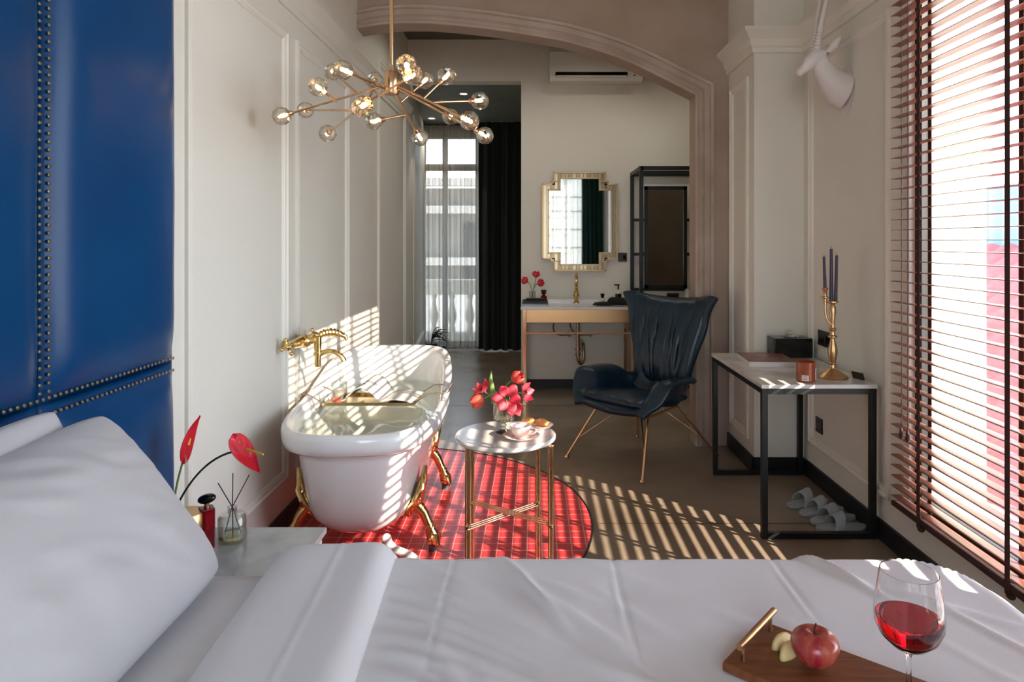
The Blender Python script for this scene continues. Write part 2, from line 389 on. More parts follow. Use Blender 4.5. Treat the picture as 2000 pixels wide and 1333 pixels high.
# triangulate safely: strips above the curve plus the right pier
for (x0, z0), (x1, z1) in zip(inner, inner[1:]):
    g.add([(x0, YA, z0), (x1, YA, z1), (x1, YA, H), (x0, YA, H)], [(0, 1, 2, 3)])
    g.add([(x0, YB, z0), (x1, YB, z1), (x1, YB, H), (x0, YB, H)], [(3, 2, 1, 0)])
    g.add([(x0, YA, z0), (x1, YA, z1), (x1, YB, z1), (x0, YB, z0)], [(3, 2, 1, 0)])
g.add([(1.127, YA, 0), (2.3, YA, 0), (2.3, YA, H), (1.127, YA, H), (1.127, YB, 0), (2.3, YB, 0), (2.3, YB, H), (1.127, YB, H)],
      [(0, 1, 2, 3), (7, 6, 5, 4), (0, 3, 7, 4), (1, 5, 6, 2), (3, 2, 6, 7)])
arch = struct(g.build('wall_arch', M['plaster'], smooth=False))
g = G(); path = [Vector((x, z)) for x, z in inner] + [Vector((1.127, .0))]
prof = [(0, 0), (0, .022), (.012, .03), (.03, .022), (.04, .03), (.058, .022), (.064, .012), (.10, .014), (.108, .03), (.125, .034), (.132, .0)]
nr = []
for i, p in enumerate(path):
    d0 = (p-path[i-1]).normalized() if i else None; d1 = (path[i+1]-p).normalized() if i < len(path)-1 else None
    n0 = Vector((-d0.y, d0.x)) if d0 else None; n1 = Vector((-d1.y, d1.x)) if d1 else None
    if n0 and n1: mm = n0+n1; mm = mm/mm.dot(n0)
    else: mm = n0 or n1
    nr.append(mm)
for i in range(len(path)-1):
    for (t0, h0), (t1, h1) in zip(prof, prof[1:]):
        a, b = path[i]+nr[i]*t0, path[i+1]+nr[i+1]*t0; c, d = path[i+1]+nr[i+1]*t1, path[i]+nr[i]*t1
        g.add([(a.x, YA-h0, a.y), (b.x, YA-h0, b.y), (c.x, YA-h1, c.y), (d.x, YA-h1, d.y)], [(0, 1, 2, 3)])
g.v = [(max(WL, x), y, z) for x, y, z in g.v]
g.build('arch_moulding', M['plastertrim'], arch, ang=25)
# wash room walls
g = G(); g.box(-.142, 2.35, 6.74, 6.9, 0, 3.5); g.box(-1.45, -.142, 6.74, 6.9, 3.03, 3.5); struct(g.build('wall_back', M['wall'], smooth=False))
g = G(); g.box(-.13, 2.2, 6.725, 6.74, 0, .085); struct(g.build('baseboard_back', M['black'], smooth=False, bevel=.002))
g = G(); g.box(2.2, 2.35, 5.0, 6.9, 0, 3.5); struct(g.build('wall_washroom_right', M['wall'], smooth=False))
g = G(); g.box(.6, .75, 6.9, 9.4, 0, 3.2); struct(g.build('wall_corridor_right', M['wall'], smooth=False))
# corridor end wall with window
g = G(); XW0, XW1, ZW = -1.56, -.30, 2.92
g.box(-1.8, XW0, 9.25, 9.4, 0, 3.2); g.box(XW1, .75, 9.25, 9.4, 0, 3.2); g.box(XW0, XW1, 9.25, 9.4, ZW, 3.2)
struct(g.build('wall_far', M['wall'], smooth=False))
g = G(); YF0, YF1 = 9.27, 9.33
for x in (XW0+.03, -1.23, -.78, XW1-.03): g.box(x-.035, x+.035, YF0, YF1, 0, ZW)
for z in (.05, 2.455, ZW-.03): g.box(XW0, XW1, YF0, YF1, z-.045, z+.045)
wf = struct(g.build('window_1', M['stone'], smooth=False))
g = G(); g.box(XW0+.05, XW1-.05, 9.295, 9.30, .08, ZW-.06); g.build('pane', M['pane'], wf, smooth=False)
# side window
g = G(); XF0, XF1 = 1.70, 1.75
for y in (Y1-.025, Y0+.025, 1.92): g.box(XF0, XF1, y-.025, y+.025, ZS, ZT)
for z in (ZS+.025, ZT-.025): g.box(XF0, XF1, Y0, Y1, z-.025, z+.025)
w2 = struct(g.build('window_2', M['frame'], smooth=False, bevel=.004))
g = G(); g.box(1.722, 1.727, Y0+.05, Y1-.05, ZS+.05, ZT-.05); g.build('pane', M['pane'], w2, smooth=False)
g = G(); g.box(WR+.005, X1+.03, Y0, Y1, ZS-.03, ZS+.004); struct(g.build('trim_5', M['trim'], smooth=False, bevel=.004))
# rear wall behind the viewer, with its window and curtains (they show in the mirror and light the bed)
g = G(); RX0, RX1, RZ0, RZ1 = -1.1, 1.18, .3, 3.05
g.box(-1.41, RX0, -3.55, -3.4, 0, H); g.box(RX1, 2.0, -3.55, -3.4, 0, H); g.box(RX0, RX1, -3.55, -3.4, 0, RZ0); g.box(RX0, RX1, -3.55, -3.4, RZ1, H)
struct(g.build('wall_rear', M['wall'], smooth=False))
g = G()
for x in (RX0+.03, -.6, -.1, .33, .75, RX1-.03): g.box(x-.02, x+.02, -3.5, -3.46, RZ0, RZ1)
for z in (RZ0+.03, .85, 1.3, 1.75, 2.2, 2.55, RZ1-.03): g.box(RX0, RX1, -3.5, -3.46, z-.02, z+.02)
w3 = struct(g.build('window_3', M['white'], smooth=False))
g = G(); g.box(RX0+.03, RX1-.03, -3.482, -3.478, RZ0, RZ1); g.build('pane', M['pane'], w3, smooth=False)
def curtain(name, x0, x1, y, z0, z1, m, label, cat, amp=.03, nw=10, seed=0, gather=0., group=None, kind=None):
    rnd = random.Random(seed); ph = [rnd.uniform(0, 6.28) for _ in range(6)]
    def fn(u, v):
        x = x0+(x1-x0)*(u + gather*(1-v)*0)
        z = z1+(z0-z1)*v
        w = math.sin(u*nw*2*PI+ph[0]+.5*math.sin(v*3+ph[1])) + .45*math.sin(u*nw*4.7*PI+ph[2]+v*.8) + .3*math.sin(u*nw*1.3*PI+ph[3])
        return (x + .25*amp*math.sin(u*nw*4*PI+ph[4]), y + amp*w*(.55+.45*v), z + (.006*math.sin(u*nw*2*PI) if v > .999 else 0))
    gg = G(); gg.grid(fn, int(nw*14), 14)
    gg.add([], []); o = gg.build(name, m, origin=((x0+x1)/2, y, z0))
    tag(o, label, cat, group, kind); return o
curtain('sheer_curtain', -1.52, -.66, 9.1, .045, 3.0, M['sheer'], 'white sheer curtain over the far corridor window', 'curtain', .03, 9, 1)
curtain('blackout_curtain', -.74, .15, 8.98, .02, 3.02, M['drape'], 'dark green-black full-length curtain drawn back beside the sheer one', 'curtain', .05, 7, 2)
curtain('sheer_curtain', .22, 1.2, -3.28, .05, 3.2, M['sheer2'], 'white sheer curtain seen in the gold mirror', 'curtain', .035, 6, 3)
curtain('teal_curtain', 1.12, 1.64, -3.18, .03, 3.25, M['teal'], 'teal curtain seen in the gold mirror', 'curtain', .04, 5, 4)
g = G(); g.tube([(-1.56, 9.1, 3.005), (.4, 9.1, 3.005)], .012, 10); tag(g.build('curtain_rail', M['frame'], origin=(-.6, 9.1, 3.0)), 'dark curtain rail above the far corridor window', 'curtain rail')
# recessed lights
for i, (x, y, lab) in enumerate(((-.77, 7.3, 'nearer recessed ceiling spotlight, on the right in the dark corridor ceiling'), (-1.33, 8.75, 'farther recessed ceiling spotlight, on the left near the sheer curtain'))):
    t = thing('downlight', lab, 'ceiling light', (x, y, 3.03), group=None)
    g = G(); g.lathe([(.035, -.001), (.038, -.008), (.052, -.009), (.055, -.001)], (x, y, 3.03), 24, cap=False); g.build('bezel', M['white'], t)
    g = G(); g.lathe([(.0001, -.003), (.036, -.004)], (x, y, 3.03), 24, cap=False); g.build('lamp', M['downlight'], t)
    l = bpy.data.lights.new('downlight_beam', 'SPOT'); lo = bpy.data.objects.new('downlight_beam', l); col.objects.link(lo); lo.location = (x, y, 3.01)
    l.energy = 12; l.spot_size = R(80); l.color = (1, .9, .75); l.shadow_soft_size = .03
for i, (x, y) in enumerate(((-.5, 5.6), (.5, 5.7), (1.5, 5.7))):  # unseen spotlights added to brighten the wash room
    t = thing('downlight', 'unseen recessed spotlight added as fill over the wash room floor, %s' % ('nearest the left wall', 'in the middle of the row', 'nearest the clothes rack')[i], 'ceiling light', (x, y, 3.44))
    g = G(); g.lathe([(.035, -.001), (.038, -.008), (.052, -.009), (.055, -.001)], (x, y, 3.44), 24, cap=False); g.build('bezel', M['white'], t)
    g = G(); g.lathe([(.0001, -.003), (.036, -.004)], (x, y, 3.44), 24, cap=False); g.build('lamp', M['downlight'], t)
    l = bpy.data.lights.new('washroom_fill', 'SPOT'); lo = bpy.data.objects.new('washroom_fill', l); col.objects.link(lo); lo.location = (x, y, 3.42)
    l.energy = 12; l.spot_size = R(150); l.spot_blend = .6; l.color = (1, .92, .76); l.shadow_soft_size = .05
# ------------------------------------------------------------------ outside
g = G(); g.box(-30, 30, 9.5, 60, -4.2, -4.0); g.box(2.2, 40, -30, 60, -4.2, -4.0); g.box(-30, 2.2, -40, -3.6, -4.2, -4); struct(g.build('ground', M['ground'], smooth=False))
t = thing('balcony', 'pale stone balcony balustrade behind the sheer curtain', 'balcony', (-.9, 10.2, -.1))
g = G(); g.box(-3.2, 1.6, 9.4, 10.45, -.2, -.02); g.build('slab', M['stone'], t, smooth=False)
g = G(); g.box(-3.2, 1.6, 10.1, 10.32, .66, .88); g.box(-3.2, 1.6, 10.12, 10.3, -.02, .10); g.build('handrail', M['stone'], t, smooth=False, bevel=.015)
bp = [(.05, 0), (.05, .06), (.03, .09), (.045, .13), (.068, .2), (.07, .26), (.05, .34), (.03, .42), (.03, .48), (.045, .52), (.045, .62)]
for i in range(13):
    g = G(); g.lathe(bp, (-2.6+i*.27, 10.21, .1), 14); g.build('baluster', M['stone'], t)
t = thing('opposite_building', 'cream building with cornices and tall windows across the street, behind the sheer curtain', 'building', (-1, 16, -4))
g = G(); g.box(-9, 7, 16, 17, -4, 2.7); g.build('facade', M['facade'], t, smooth=False)
g = G()
for z in (2.74, 2.1, .9, -.6): g.box(-9, 7, 15.75, 16, z, z+.18)
g.build('cornice', M['stone'], t, smooth=False)
g = G(); g.box(-9, 7, 15.3, 15.7, -.75, .25); g.build('bright_backdrop', M['trim'], t, smooth=False)  # pale ledge added so the gaps between balusters look sunlit
for i in range(7):
    g = G(); x = -8+i*2.1; g.box(x, x+1.0, 15.95, 16.02, -.3, 1.9); g.build('window', M['frame'], t, smooth=False)
t = thing('neighbouring_house', 'house with a sloping red tiled roof outside the blinds', 'house', (8, 8, -4))
g = G(); g.box(3.4, 8.2, 4.3, 12.6, -4, -2.5); g.build('house_wall', M['facade'], t, smooth=False)
g = G()
def rf(u, v):
    x = 3.0+5.2*v; z = -2.4+3.74*v + .05*abs(math.sin(u*60)); return (x, 4.0+9*u, z)
g.grid(rf, 200, 8); g.build('roof', M['roof'], t, solid=.06)
t = thing('annex_building', 'blue corrugated metal sided building beyond the red roof', 'building', (9, 14, -4))
g = G()
def cf(u, v): return (8.6+.06*math.sin(u*150), 9.5+9*u, 0+2.5*v)
g.grid(cf, 260, 2); g.build('corrugated_siding', M['bluemetal'], t, solid=.04)
g = G(); g.box(8.8, 13, 9.5, 18.5, -4, 2.5); g.build('building_wall', M['facade'], t, smooth=False)
# ================================================================== venetian blind
t = thing('venetian_blind', 'brown wooden venetian blind with open slats over the side window', 'window blind', (1.627, 2.0, .262))
XB = 1.627; YN, YE = .88, 3.085; pitch = .046
g = G(); g.box(XB-.022, XB+.022, YN, YE, .252, .275); g.build('bottom_rail', M['tape'], t, bevel=.004)
nsl = 60
sg = G()
def slf(u, v):
    a = (u-.5); return (XB+a*.0455, YN+(YE-YN)*v, .297 + .0018*(1-4*a*a) + a*.0)
sg.grid(slf, 5, 2); s0 = sg.build('slat', M['slat'], t, solid=.0022)
for k in range(1, nsl):
    c = s0.copy(); col.objects.link(c); c.parent = t; c.location = (0, 0, k*pitch); MW[c.name] = MW[t.name].copy()
for yt in (2.86, 2.32, 1.78, 1.24):
    g = G(); g.box(XB-.0245, XB-.0235, yt-.013, yt+.013, .24, 3.04); g.box(XB+.0235, XB+.0245, yt-.013, yt+.013, .27, 3.04); g.box(XB-.0245, XB+.0245, yt-.013, yt+.013, .246, .25)
    g.ball((XB-.012, yt, .236), .014, (1, 1.3, .9), 10)
    g.build('ladder_tape', M['tape'], t, smooth=False)
for yt in (2.98, 2.93):
    g = G(); g.tube([(XB-.03, yt, .62), (XB-.03, yt, 3.04)], .0016, 5); g.lathe([(.002, 0), (.007, -.01), (.009, -.04), (.006, -.05), (0.0001, -.05)], (XB-.03, yt, .63), 10)
    g.build('pull_cord', M['tape'], t)
g = G(); g.box(XB-.03, XB+.03, YN-.01, YE+.01, 3.04, 3.11); g.build('headrail', M['slat'], t, bevel=.004)

# second side window, added unseen behind the viewer; its sunlit shade gives fill light
g = G()
for y in (-2.72, -1.45, -.18): g.box(1.72, 1.76, y-.025, y+.025, .2, 3.02)
for z in (.225, 2.99): g.box(1.72, 1.76, -2.75, -.15, z-.025, z+.025)
w4 = struct(g.build('fill_window', M['frame'], smooth=False)); g = G(); g.box(1.738, 1.742, -2.7, -.2, .24, 2.97); g.build('pane', M['pane'], w4, smooth=False)
t = thing('fill_shade', 'unseen white translucent shade added as fill light over the window behind the viewer', 'fill light shade', (1.70, -1.45, .24))
g = G(); g.grid(lambda u, v: (1.70, -2.72+2.54*u, .24+2.76*v), 6, 6); g.build('cloth', M['shade'], t)
g = G(); g.cyl((1.70, -2.73, 3.0), (1.70, -.17, 3.0), .018); g.build('roller', M['frame'], t)
t = thing('sun_blocker', 'unseen tall block added on the right to keep sun off the facade opposite', 'building', (11, 7, -4))  # out-of-view block added to stop the sun reaching the facade opposite
g = G(); g.box(8.4, 14, 5.0, 9.0, -4, 14); g.build('building_wall', M['facade'], t, smooth=False)
g = G(); g.box(-3.2, 1.6, 9.42, 10.7, 3.22, 3.36); struct(g.build('sky_canopy', M['stone'], smooth=False))  # out-of-view canopy added to cut the skylight at the far window
g = G(); g.box(-6, 2.02, -3.5, 9.4, 3.8, 9); struct(g.build('shading_storeys', M['facade'], smooth=False))  # unseen upper floors added to shade the facade opposite
# ================================================================== headboard, bed
XH = -1.225
t = thing('headboard', 'tall blue leather upholstered headboard with nailhead trim on the left wall', 'headboard', (WL+.001, 1.0, .2))
g = G(); g.box(WL+.001, XH, -1.46, 2.28, .2, 2.75); g.build('backing', M['blue'], t, smooth=False)
ys = [-1.45, -.825, -.2, .425, 1.05, 1.675, 2.295]; zs = [.2, 1.035, 2.74]
for i in range(6):
    for j in range(2):
        def fn(u, v, i=i, j=j):
            y = ys[i]+(ys[i+1]-ys[i])*u; z = zs[j]+(zs[j+1]-zs[j])*v
            a, b = 2*u-1, 2*v-1
            du = min(u, 1-u)*(ys[i+1]-ys[i]); dv = min(v, 1-v)*(zs[j+1]-zs[j])
            h = .045*(1-math.exp(-(du/.045)**1.3))*(1-math.exp(-(dv/.045)**1.3)) + .012*(1-a*a)*(1-b*b)
            h += .004*noise.noise(Vector((y*3, z*3, 1)))*(1 if du > .02 else 0)
            return (XH+h, y, z)
        g = G(); g.grid(lambda u, v: fn(.5-.5*math.cos(PI*u)*abs(math.cos(PI*u))**0 if False else u, v), 44, 60); g.build('padded_panel', M['blue'], t, solid=.004)
def nails(p0, p1, name='nailhead_trim'):
    p0 = Vector(p0); p1 = Vector(p1); n = int((p1-p0).length/.0205); g = G()
    for k in range(n+1): g.ball(p0+(p1-p0)*k/n, .0052, (.6, 1, 1), 8)
    g.build(name, M['antnail'], t)
M['antnail'] = mat('antique_brass_nails', 'A8977C', .3, .9)
for dz in (-.02, .02): nails((XH+.024, -1.4, 1.035+dz), (XH+.024, 2.262, 1.035+dz))
for yy in ys[3:6]:
    for dy in (-.016, .016): nails((XH+.020, yy+dy, 1.07), (XH+.020, yy+dy, 2.7))
# bed
BX0, BX1, BY0, BY1, BZ = -1.16, 1.10, -.35, 1.80, .60
t = thing('bed', 'large bed with white sheet and mattress against the blue headboard', 'bed', (0, .7, 0))
g = G(); g.box(BX0+.02, BX1-.06, BY0+.06, BY1-.06, .08, .30)
for x in (BX0+.15, BX1-.2):
    for y in (BY0+.15, BY1-.2): g.box(x, x+.06, y, y+.06, 0, .09)
g.build('bed_base', M['steel'], t, smooth=False, bevel=.01)
def rr(px, py, x0, x1, y0, y1, r):
    cx, cy = (x0+x1)/2, (y0+y1)/2; hx, hy = (x1-x0)/2-r, (y1-y0)/2-r
    dx, dy = abs(px-cx)-hx, abs(py-cy)-hy
    ox, oy = max(dx, 0), max(dy, 0); L = math.hypot(ox, oy)
    sd = L + min(max(dx, dy), 0) - r
    if L > 1e-9: n = Vector((ox/L*(1 if px > cx else -1), oy/L*(1 if py > cy else -1)))
    else: n = Vector((1 if px > cx else -1, 0)) if dx > dy else Vector((0, 1 if py > cy else -1))
    return sd, n
def drape(px, py, top, box, cr, er, maxdrop, hfun):
    sd, n = rr(px, py, *box, cr)
    q = Vector((px, py))
    if sd < -er: return Vector((px, py, top+hfun(px, py, 0)))
    a = sd+er
    if a < er*PI/2: off = er*math.sin(a/er)-er; drop = er*(1-math.cos(a/er))
    else: off = 0; drop = er+(a-er*PI/2)
    drop = min(drop, maxdrop)
    h = hfun(px, py, drop)
    p = q - n*sd + n*(off + (h*.8 if drop > er else 0)); return Vector((p.x, p.y, top-drop+(h if drop <= er else 0)))
def mattress(u, v):
    x = BX0-.3+(BX1-BX0+.6)*u; y = BY0-.3+(BY1-BY0+.6)*v
    return drape(x, y, BZ-.012, (BX0, BX1-.03, BY0, BY1-.02), .1, .05, .30, lambda a, b, d: .003*noise.noise(Vector((a*3, b*3, 0))))
g = G(); g.grid(mattress, 90, 80); g.build('fitted_sheet', M['linen'], t, ang=180)
def fold(x, y, x0, y0, ang, w, h, ln=9):   # a soft ridge crease
    c, s = math.cos(ang), math.sin(ang); dx, dy = x-x0, y-y0
    a = dx*c+dy*s; b = -dx*s+dy*c
    b += .04*math.sin(a*4+x0*7)
    return h*math.exp(-(b/w)**2)*math.exp(-(a/ln)**4)
rnd = random.Random(4)
FL = [(rnd.uniform(-.35, 1.05), rnd.uniform(.5, 1.8), rnd.uniform(-1.1, -.35), rnd.uniform(.010, .024), rnd.uniform(.004, .010), rnd.uniform(.1, .3)) for _ in range(46)]
FL += [(-.30+.012*i, 1.70-.06*i, -.75+.05*i, .014, .008, .32) for i in range(8)]
def dh(x, y, d):
    h = .010*noise.noise(Vector((x*2.2, y*2.2, 3))) + .004*noise.noise(Vector((x*7, y*5, 5)))
    for f in FL: h += fold(x, y, *f)
    for xs, w in ((-.20, .004), (.21, .004), (.62, .004)): h += .0035*math.exp(-((x-xs-.02*math.sin(y*3))/w)**2) - .003*math.exp(-((x-xs+.012)/.008)**2)
    h *= .12+.88*ss(.16, .34, math.hypot((x-.64)*.9, y-1.26))
    h = h*ss(-.42, -.22, x)
    return h + (.018*math.sin(x*23+y*17)*ss(.08, .3, d))
DB = (-.62, BX1, BY0, BY1)
def duvet(u, v):
    x = -.60+(BX1+.42+.60)*u; y = BY0-.3+(BY1-BY0+.6+.1)*v
    sd, n = rr(x, y, -3.0, BX1+.01, BY0, BY1, .24)
    return drape(x, y, BZ+.022, (-3.0, BX1+.01, BY0-.02, BY1+.005), .24, .055, .40, dh)
g = G(); g.grid(duvet, 300, 240)
o = g.build('duvet', M['duvet'], origin=(.2, .7, BZ), ang=180, solid=.012, soff=-1); tag(o, 'white crumpled duvet spread over the bed with its top folded back', 'duvet')
def foldb(u, v):
    x = -.64+.31*u; y = BY0-.28+(BY1-BY0+.58)*v
    e = 1-abs(2*u-1)**5
    sk = (y-1.2)*(-.055)
    def hf(a, b, d): return .010*ss(.5, .95, u)*e + .030*e + .004*noise.noise(Vector((a*9, b*3, 9))) + .004*math.exp(-((u-.55)/.02)**2)*.5 + .006*ss(.75, .97, u)*e
    p = drape(x, y, BZ+.026, (-3, 3, BY0-.02, BY1+.012), .1, .055, .34, hf); p.x += sk; return p
g = G(); g.grid(foldb, 50, 130); g.build('folded_top', M['duvet'], o, ang=180, solid=.02, soff=-1)
# pillows
def pillow(name, c, U, V, a, b, th, label, seed):
    U = Vector(U).normalized(); V = Vector(V); V = (V-U*V.dot(U)).normalized(); N = U.cross(V)
    c = Vector(c)
    if N.x < 0: N = -N
    g = G()
    for sgn in (1, -1):
        def fn(u, v, sgn=sgn):
            s, t_ = 2*u-1, 2*v-1
            s = math.sin(s*PI/2)*.35+s*.65; t_ = math.sin(t_*PI/2)*.35+t_*.65
            cr_ = 1-.075*(abs(s*t_))**5; x = a*s*(1-.05*(1-t_*t_))*cr_; y = b*t_*(1-.045*(1-s*s))*cr_
            h = th*((1-abs(s)**2.6)*(1-abs(t_)**2.6))**.62
            h += .006*noise.noise(Vector((s*3+seed, t_*3, sgn)))*(1-s**4)*(1-t_**4)
            h += .008*noise.noise(Vector((s*2+seed, t_*9, 3)))*(s*s)*(1-s**6)*(1-t_**6) + .007*noise.noise(Vector(((s+t_)*7, (s-t_)*2, seed)))*(1-s**6)*(1-t_**6)
            return c+U*x+V*y+N*(sgn*h)
        g.grid(fn, 54, 44)
    o = g.build(name, M['pillow'], origin=tuple(c-V*b), ang=180)
    return tag(o, label, 'pillow', 'white pillows propped on the headboard')
pillow('pillow', (-.925, 1.29, .815), (0, 1, .02), (-.15, .0, .20), .425, .255, .115, 'front white pillow, nearest the nightstand, leaning on the pillow behind it', 1)
pillow('pillow', (-1.06, 1.20, .83), (0, 1, .02), (-.055, .0, .26), .40, .235, .075, 'rear white pillow against the blue headboard, behind the front one', 5)
# ================================================================== nightstand and things on it
NZ = .50
t = thing('nightstand', 'low nightstand with pale grey marble top between bed and bathtub', 'nightstand', (-.94, 2.05, 0))
g = G(); g.box(-1.160, -.688, 1.86, 2.25, NZ-.02, NZ); g.build('marble_top', M['greymarble'], t, smooth=False, bevel=.002)
g = G(); g.box(-1.152, -.70, 1.87, 2.24, .36, NZ-.02); g.build('drawer_box', M['trim'], t, smooth=False, bevel=.003)
for x in (-1.15, -.715):
    for y in (1.875, 2.22): g = G(); g.box(x, x+.015, y, y+.015, 0, .36); g.build('leg', M['steel'], t, smooth=False)
g = G(); g.box(-.70, -.69, 2.02, 2.06, .385, .455); g.build('handle', M['steel'], t, smooth=False)
P = at(366, 1000, 2.08)
t = thing('bud_vase', 'round brushed brass bud vase holding two red anthuriums on the nightstand', 'vase', (P.x, P.y, NZ))
g = G(); g.lathe([(.0001, 0), (.026, 0), (.026, .05), (.047, .052), (.049, .056), (.049, .114), (.046, .118), (.0001, .118)], (P.x, P.y, NZ), 40); g.build('vase_body', M['brass'], t)
g = G(); g.lathe([(.008, .116), (.010, .135), (.008, .137), (.006, .12)], (P.x-.040, P.y, NZ), 16, cap=False); g.build('stem_tube', M['brass'], t)
def spathe(g, base, tip, nrm, wid, cup=.15, n=14):
    base = Vector(base); tip = Vector(tip); ax = tip-base; L = ax.length; ax.normalize(); nrm = Vector(nrm); nrm = (nrm-ax*nrm.dot(ax)).normalized(); sd = ax.cross(nrm)
    def fn(u, v):
        s = 2*u-1
        w = wid*(math.sin(PI*min(1, v**.62))**.8)*(1-.25*v)
        back = -.18*L*(1-v)**3*abs(s)
        return base+ax*(v*L+back)+sd*(s*w)+nrm*(cup*wid*(s*s)*1.2 - .10*L*math.sin(v*PI) + .03*wid*math.sin(v*9+s*3))
    g.grid(fn, 13, 18)
def anth(tilt, stem, head, tip, nrm, wid, lab, spx):
    t = thing('anthurium', lab, 'flower', tuple(stem[0]), group='anthuriums in the brass vase')
    g = G(); g.tube(stem, [.0032]*len(stem), 8); g.build('stem', M['green'] if tilt else M['dgreen'], t)
    g = G(); spathe(g, head, tip, nrm, wid); g.build('spathe', M['anth'], t, solid=.0015)
    g = G(); g.tube([spx[0], (Vector(spx[0])+Vector(spx[1]))/2, spx[1]], [.0045, .004, .0025], 8); g.build('spadix', M['yellow'], t)
v0 = Vector((P.x-.040, P.y, NZ+.125))
s1 = bez(v0, v0+Vector((0, 0, .06)), at(350, 930, 2.08), at(361, 888, 2.08))
anth(1, s1, at(362, 892, 2.08), at(390, 812, 2.10), (1, -.25, .1), .027, 'upright dark red anthurium on a green stem in the brass vase', (at(368, 870, 2.095), at(374, 842, 2.11)))
s2 = bez(v0+Vector((.004, .004, 0)), at(355, 965, 2.08), at(400, 885, 2.1), at(470, 881, 2.1), 16)
anth(0, s2, at(462, 860, 2.10), at(507, 924, 2.08), (.55, -.8, .35), .033, 'drooping open red anthurium with yellow spadix on an arching stem', (at(483, 878, 2.09), at(514, 888, 2.03)))
P = at(404, 1066, 2.10)
t = thing('perfume_bottle', 'slim red perfume bottle with black oval stopper on the nightstand', 'perfume bottle', (P.x, P.y, NZ))
g = G(); g.obox((P.x, P.y, NZ+.062), (.042, .042, .124), Matrix.Rotation(R(35), 3, 'Z')); g.build('bottle', M['rglass'], t, smooth=False, bevel=.004)
g = G(); g.cyl((P.x, P.y, NZ+.124), (P.x, P.y, NZ+.137), .008); g.build('collar', M['gold'], t)
g = G(); g.ball((P.x, P.y, NZ+.150), .028, (1, .7, .52), 20, rot=Matrix.Rotation(R(-12), 3, 'Y')); g.build('stopper', M['blackgloss'], t)
P = at(454, 1045, 2.15)
t = thing('reed_diffuser', 'round clear glass reed diffuser with three dark reeds on the nightstand', 'diffuser', (P.x, P.y, NZ))
g = G(); g.lathe([(.0001, .004), (.040, .004), (.043, .012), (.043, .078), (.036, .088), (.014, .092), (.013, .108), (.016, .11), (.012, .108), (.012, .092), (.034, .085), (.040, .078), (.040, .014), (.0001, .009)], (P.x, P.y, NZ-.003), 36); g.build('glass_bottle', M['glass'], t)
g = G(); g.lathe([(.0001, .009), (.039, .009), (.0395, .022), (.0001, .022)], (P.x, P.y, NZ-.001), 32); g.build('oil', M['oil'], t)
for a, b in (((426, 944), .028), ((455, 925), .0), ((487, 928), -.028)):
    g = G(); q = at(a[0], a[1], 2.15); g.tube([(P.x+b, P.y+.005, NZ+.012), (P.x+b*.1, P.y, NZ+.10), q], .0017, 6); g.build('reed', M['reed'], t)
# ================================================================== wine, board, apple
BT = BZ+.022+.003+.018
t = thing('serving_board', 'walnut serving board with a brass bar handle lying on the duvet', 'serving board', (.6, 1.25, BT), group=None)
u = Vector((.76, -.65, 0)).normalized(); v = Vector((.65, .76, 0)).normalized()
A = Vector((.477, 1.44, BT)); th = .018
g = G(); c = A+u*.20-v*.095+Vector((0, 0, -th/2)); rot = Matrix((u, v, Vector((0, 0, 1)))).transposed()
g = G(); g.box(0, .40, -.19, 0, -th, 0); 
g.v = [tuple(A+u*x+v*y+Vector((0, 0, z))) for x, y, z in g.v]; g.build('board', M['wood'], t, smooth=False, bevel=.004)
g = G(); h0 = A+u*.03-v*.03; h1 = A+u*.03-v*.16
g.cyl(h0+v*.02+Vector((0, 0, .034)), h1-v*.02+Vector((0, 0, .034)), .0065, n=16)
g.cyl(h0, h0+Vector((0, 0, .034)), .004, n=12); g.cyl(h1, h1+Vector((0, 0, .034)), .004, n=12); g.build('handle', M['brass'], t)
AP = A+u*.140-v*.093
t = thing('apple', 'whole red apple standing on the walnut board', 'apple', (AP.x, AP.y, BT))
pr = []
for i in range(25):
    a = PI*i/24; r = .041*math.sin(a)*(1+.10*math.cos(a-.2)*-1+.06); z = -.036*math.cos(a)
    r *= (1.0+.09*math.cos(PI-a)) ; z -= .011*math.exp(-(r/.012)**2)*(1 if a > PI/2 else -.8)
    pr.append((max(r, .0001), z+.037))
g = G(); g.lathe(pr, (AP.x, AP.y, BT), 36); g.build('flesh', M['apple'], t)
g = G(); g.tube([(AP.x, AP.y, BT+.058), (AP.x-.001, AP.y, BT+.07), (AP.x+.002, AP.y, BT+.082)], [.0012, .0012, .0018], 8); g.build('stalk', M['stemb'], t)
for k, (px, py, Y, rz, lab) in enumerate(((1528, 1279, 1.345, .5, 'pale apple slice behind the whole apple, the farther of two'), (1539, 1291, 1.315, .75, 'pale apple slice leaning in front of the other one beside the apple'))):
    q = at(px, py, Y); q.z = BT
    g = G(); Mx = Matrix.Rotation(rz, 3, 'Z')
    def wf(uu, vv):
        a = (uu-.5)*2; an = vv*PI
        w = .012*(1-a*a)**.7; r = .022+.0*an
        return Vector(q) + Mx @ Vector((a*.028, (math.cos(an))*w, (math.sin(an))*.026*(1-a*a)**.5+.0003))
    g.grid(wf, 16, 10); o = g.build('apple_slice', M['appleflesh'], origin=tuple(q), solid=.001)
    tag(o, lab, 'apple slice', 'apple slices on the walnut board')
WY = 1.217; WX = (1775-1046)/1333*WY; WZ = BZ+.026
t = thing('wine_glass', 'large stemmed wine glass standing on the duvet beside the board', 'wine glass', (WX, WY, WZ))
outer = [(.0001, 0), (.036, .001), (.037, .003), (.012, .008), (.0045, .018), (.0042, .05), (.0045, .082), (.010, .092), (.030, .103), (.048, .122), (.0565, .145), (.0575, .165), (.054, .20), (.0475, .245)]
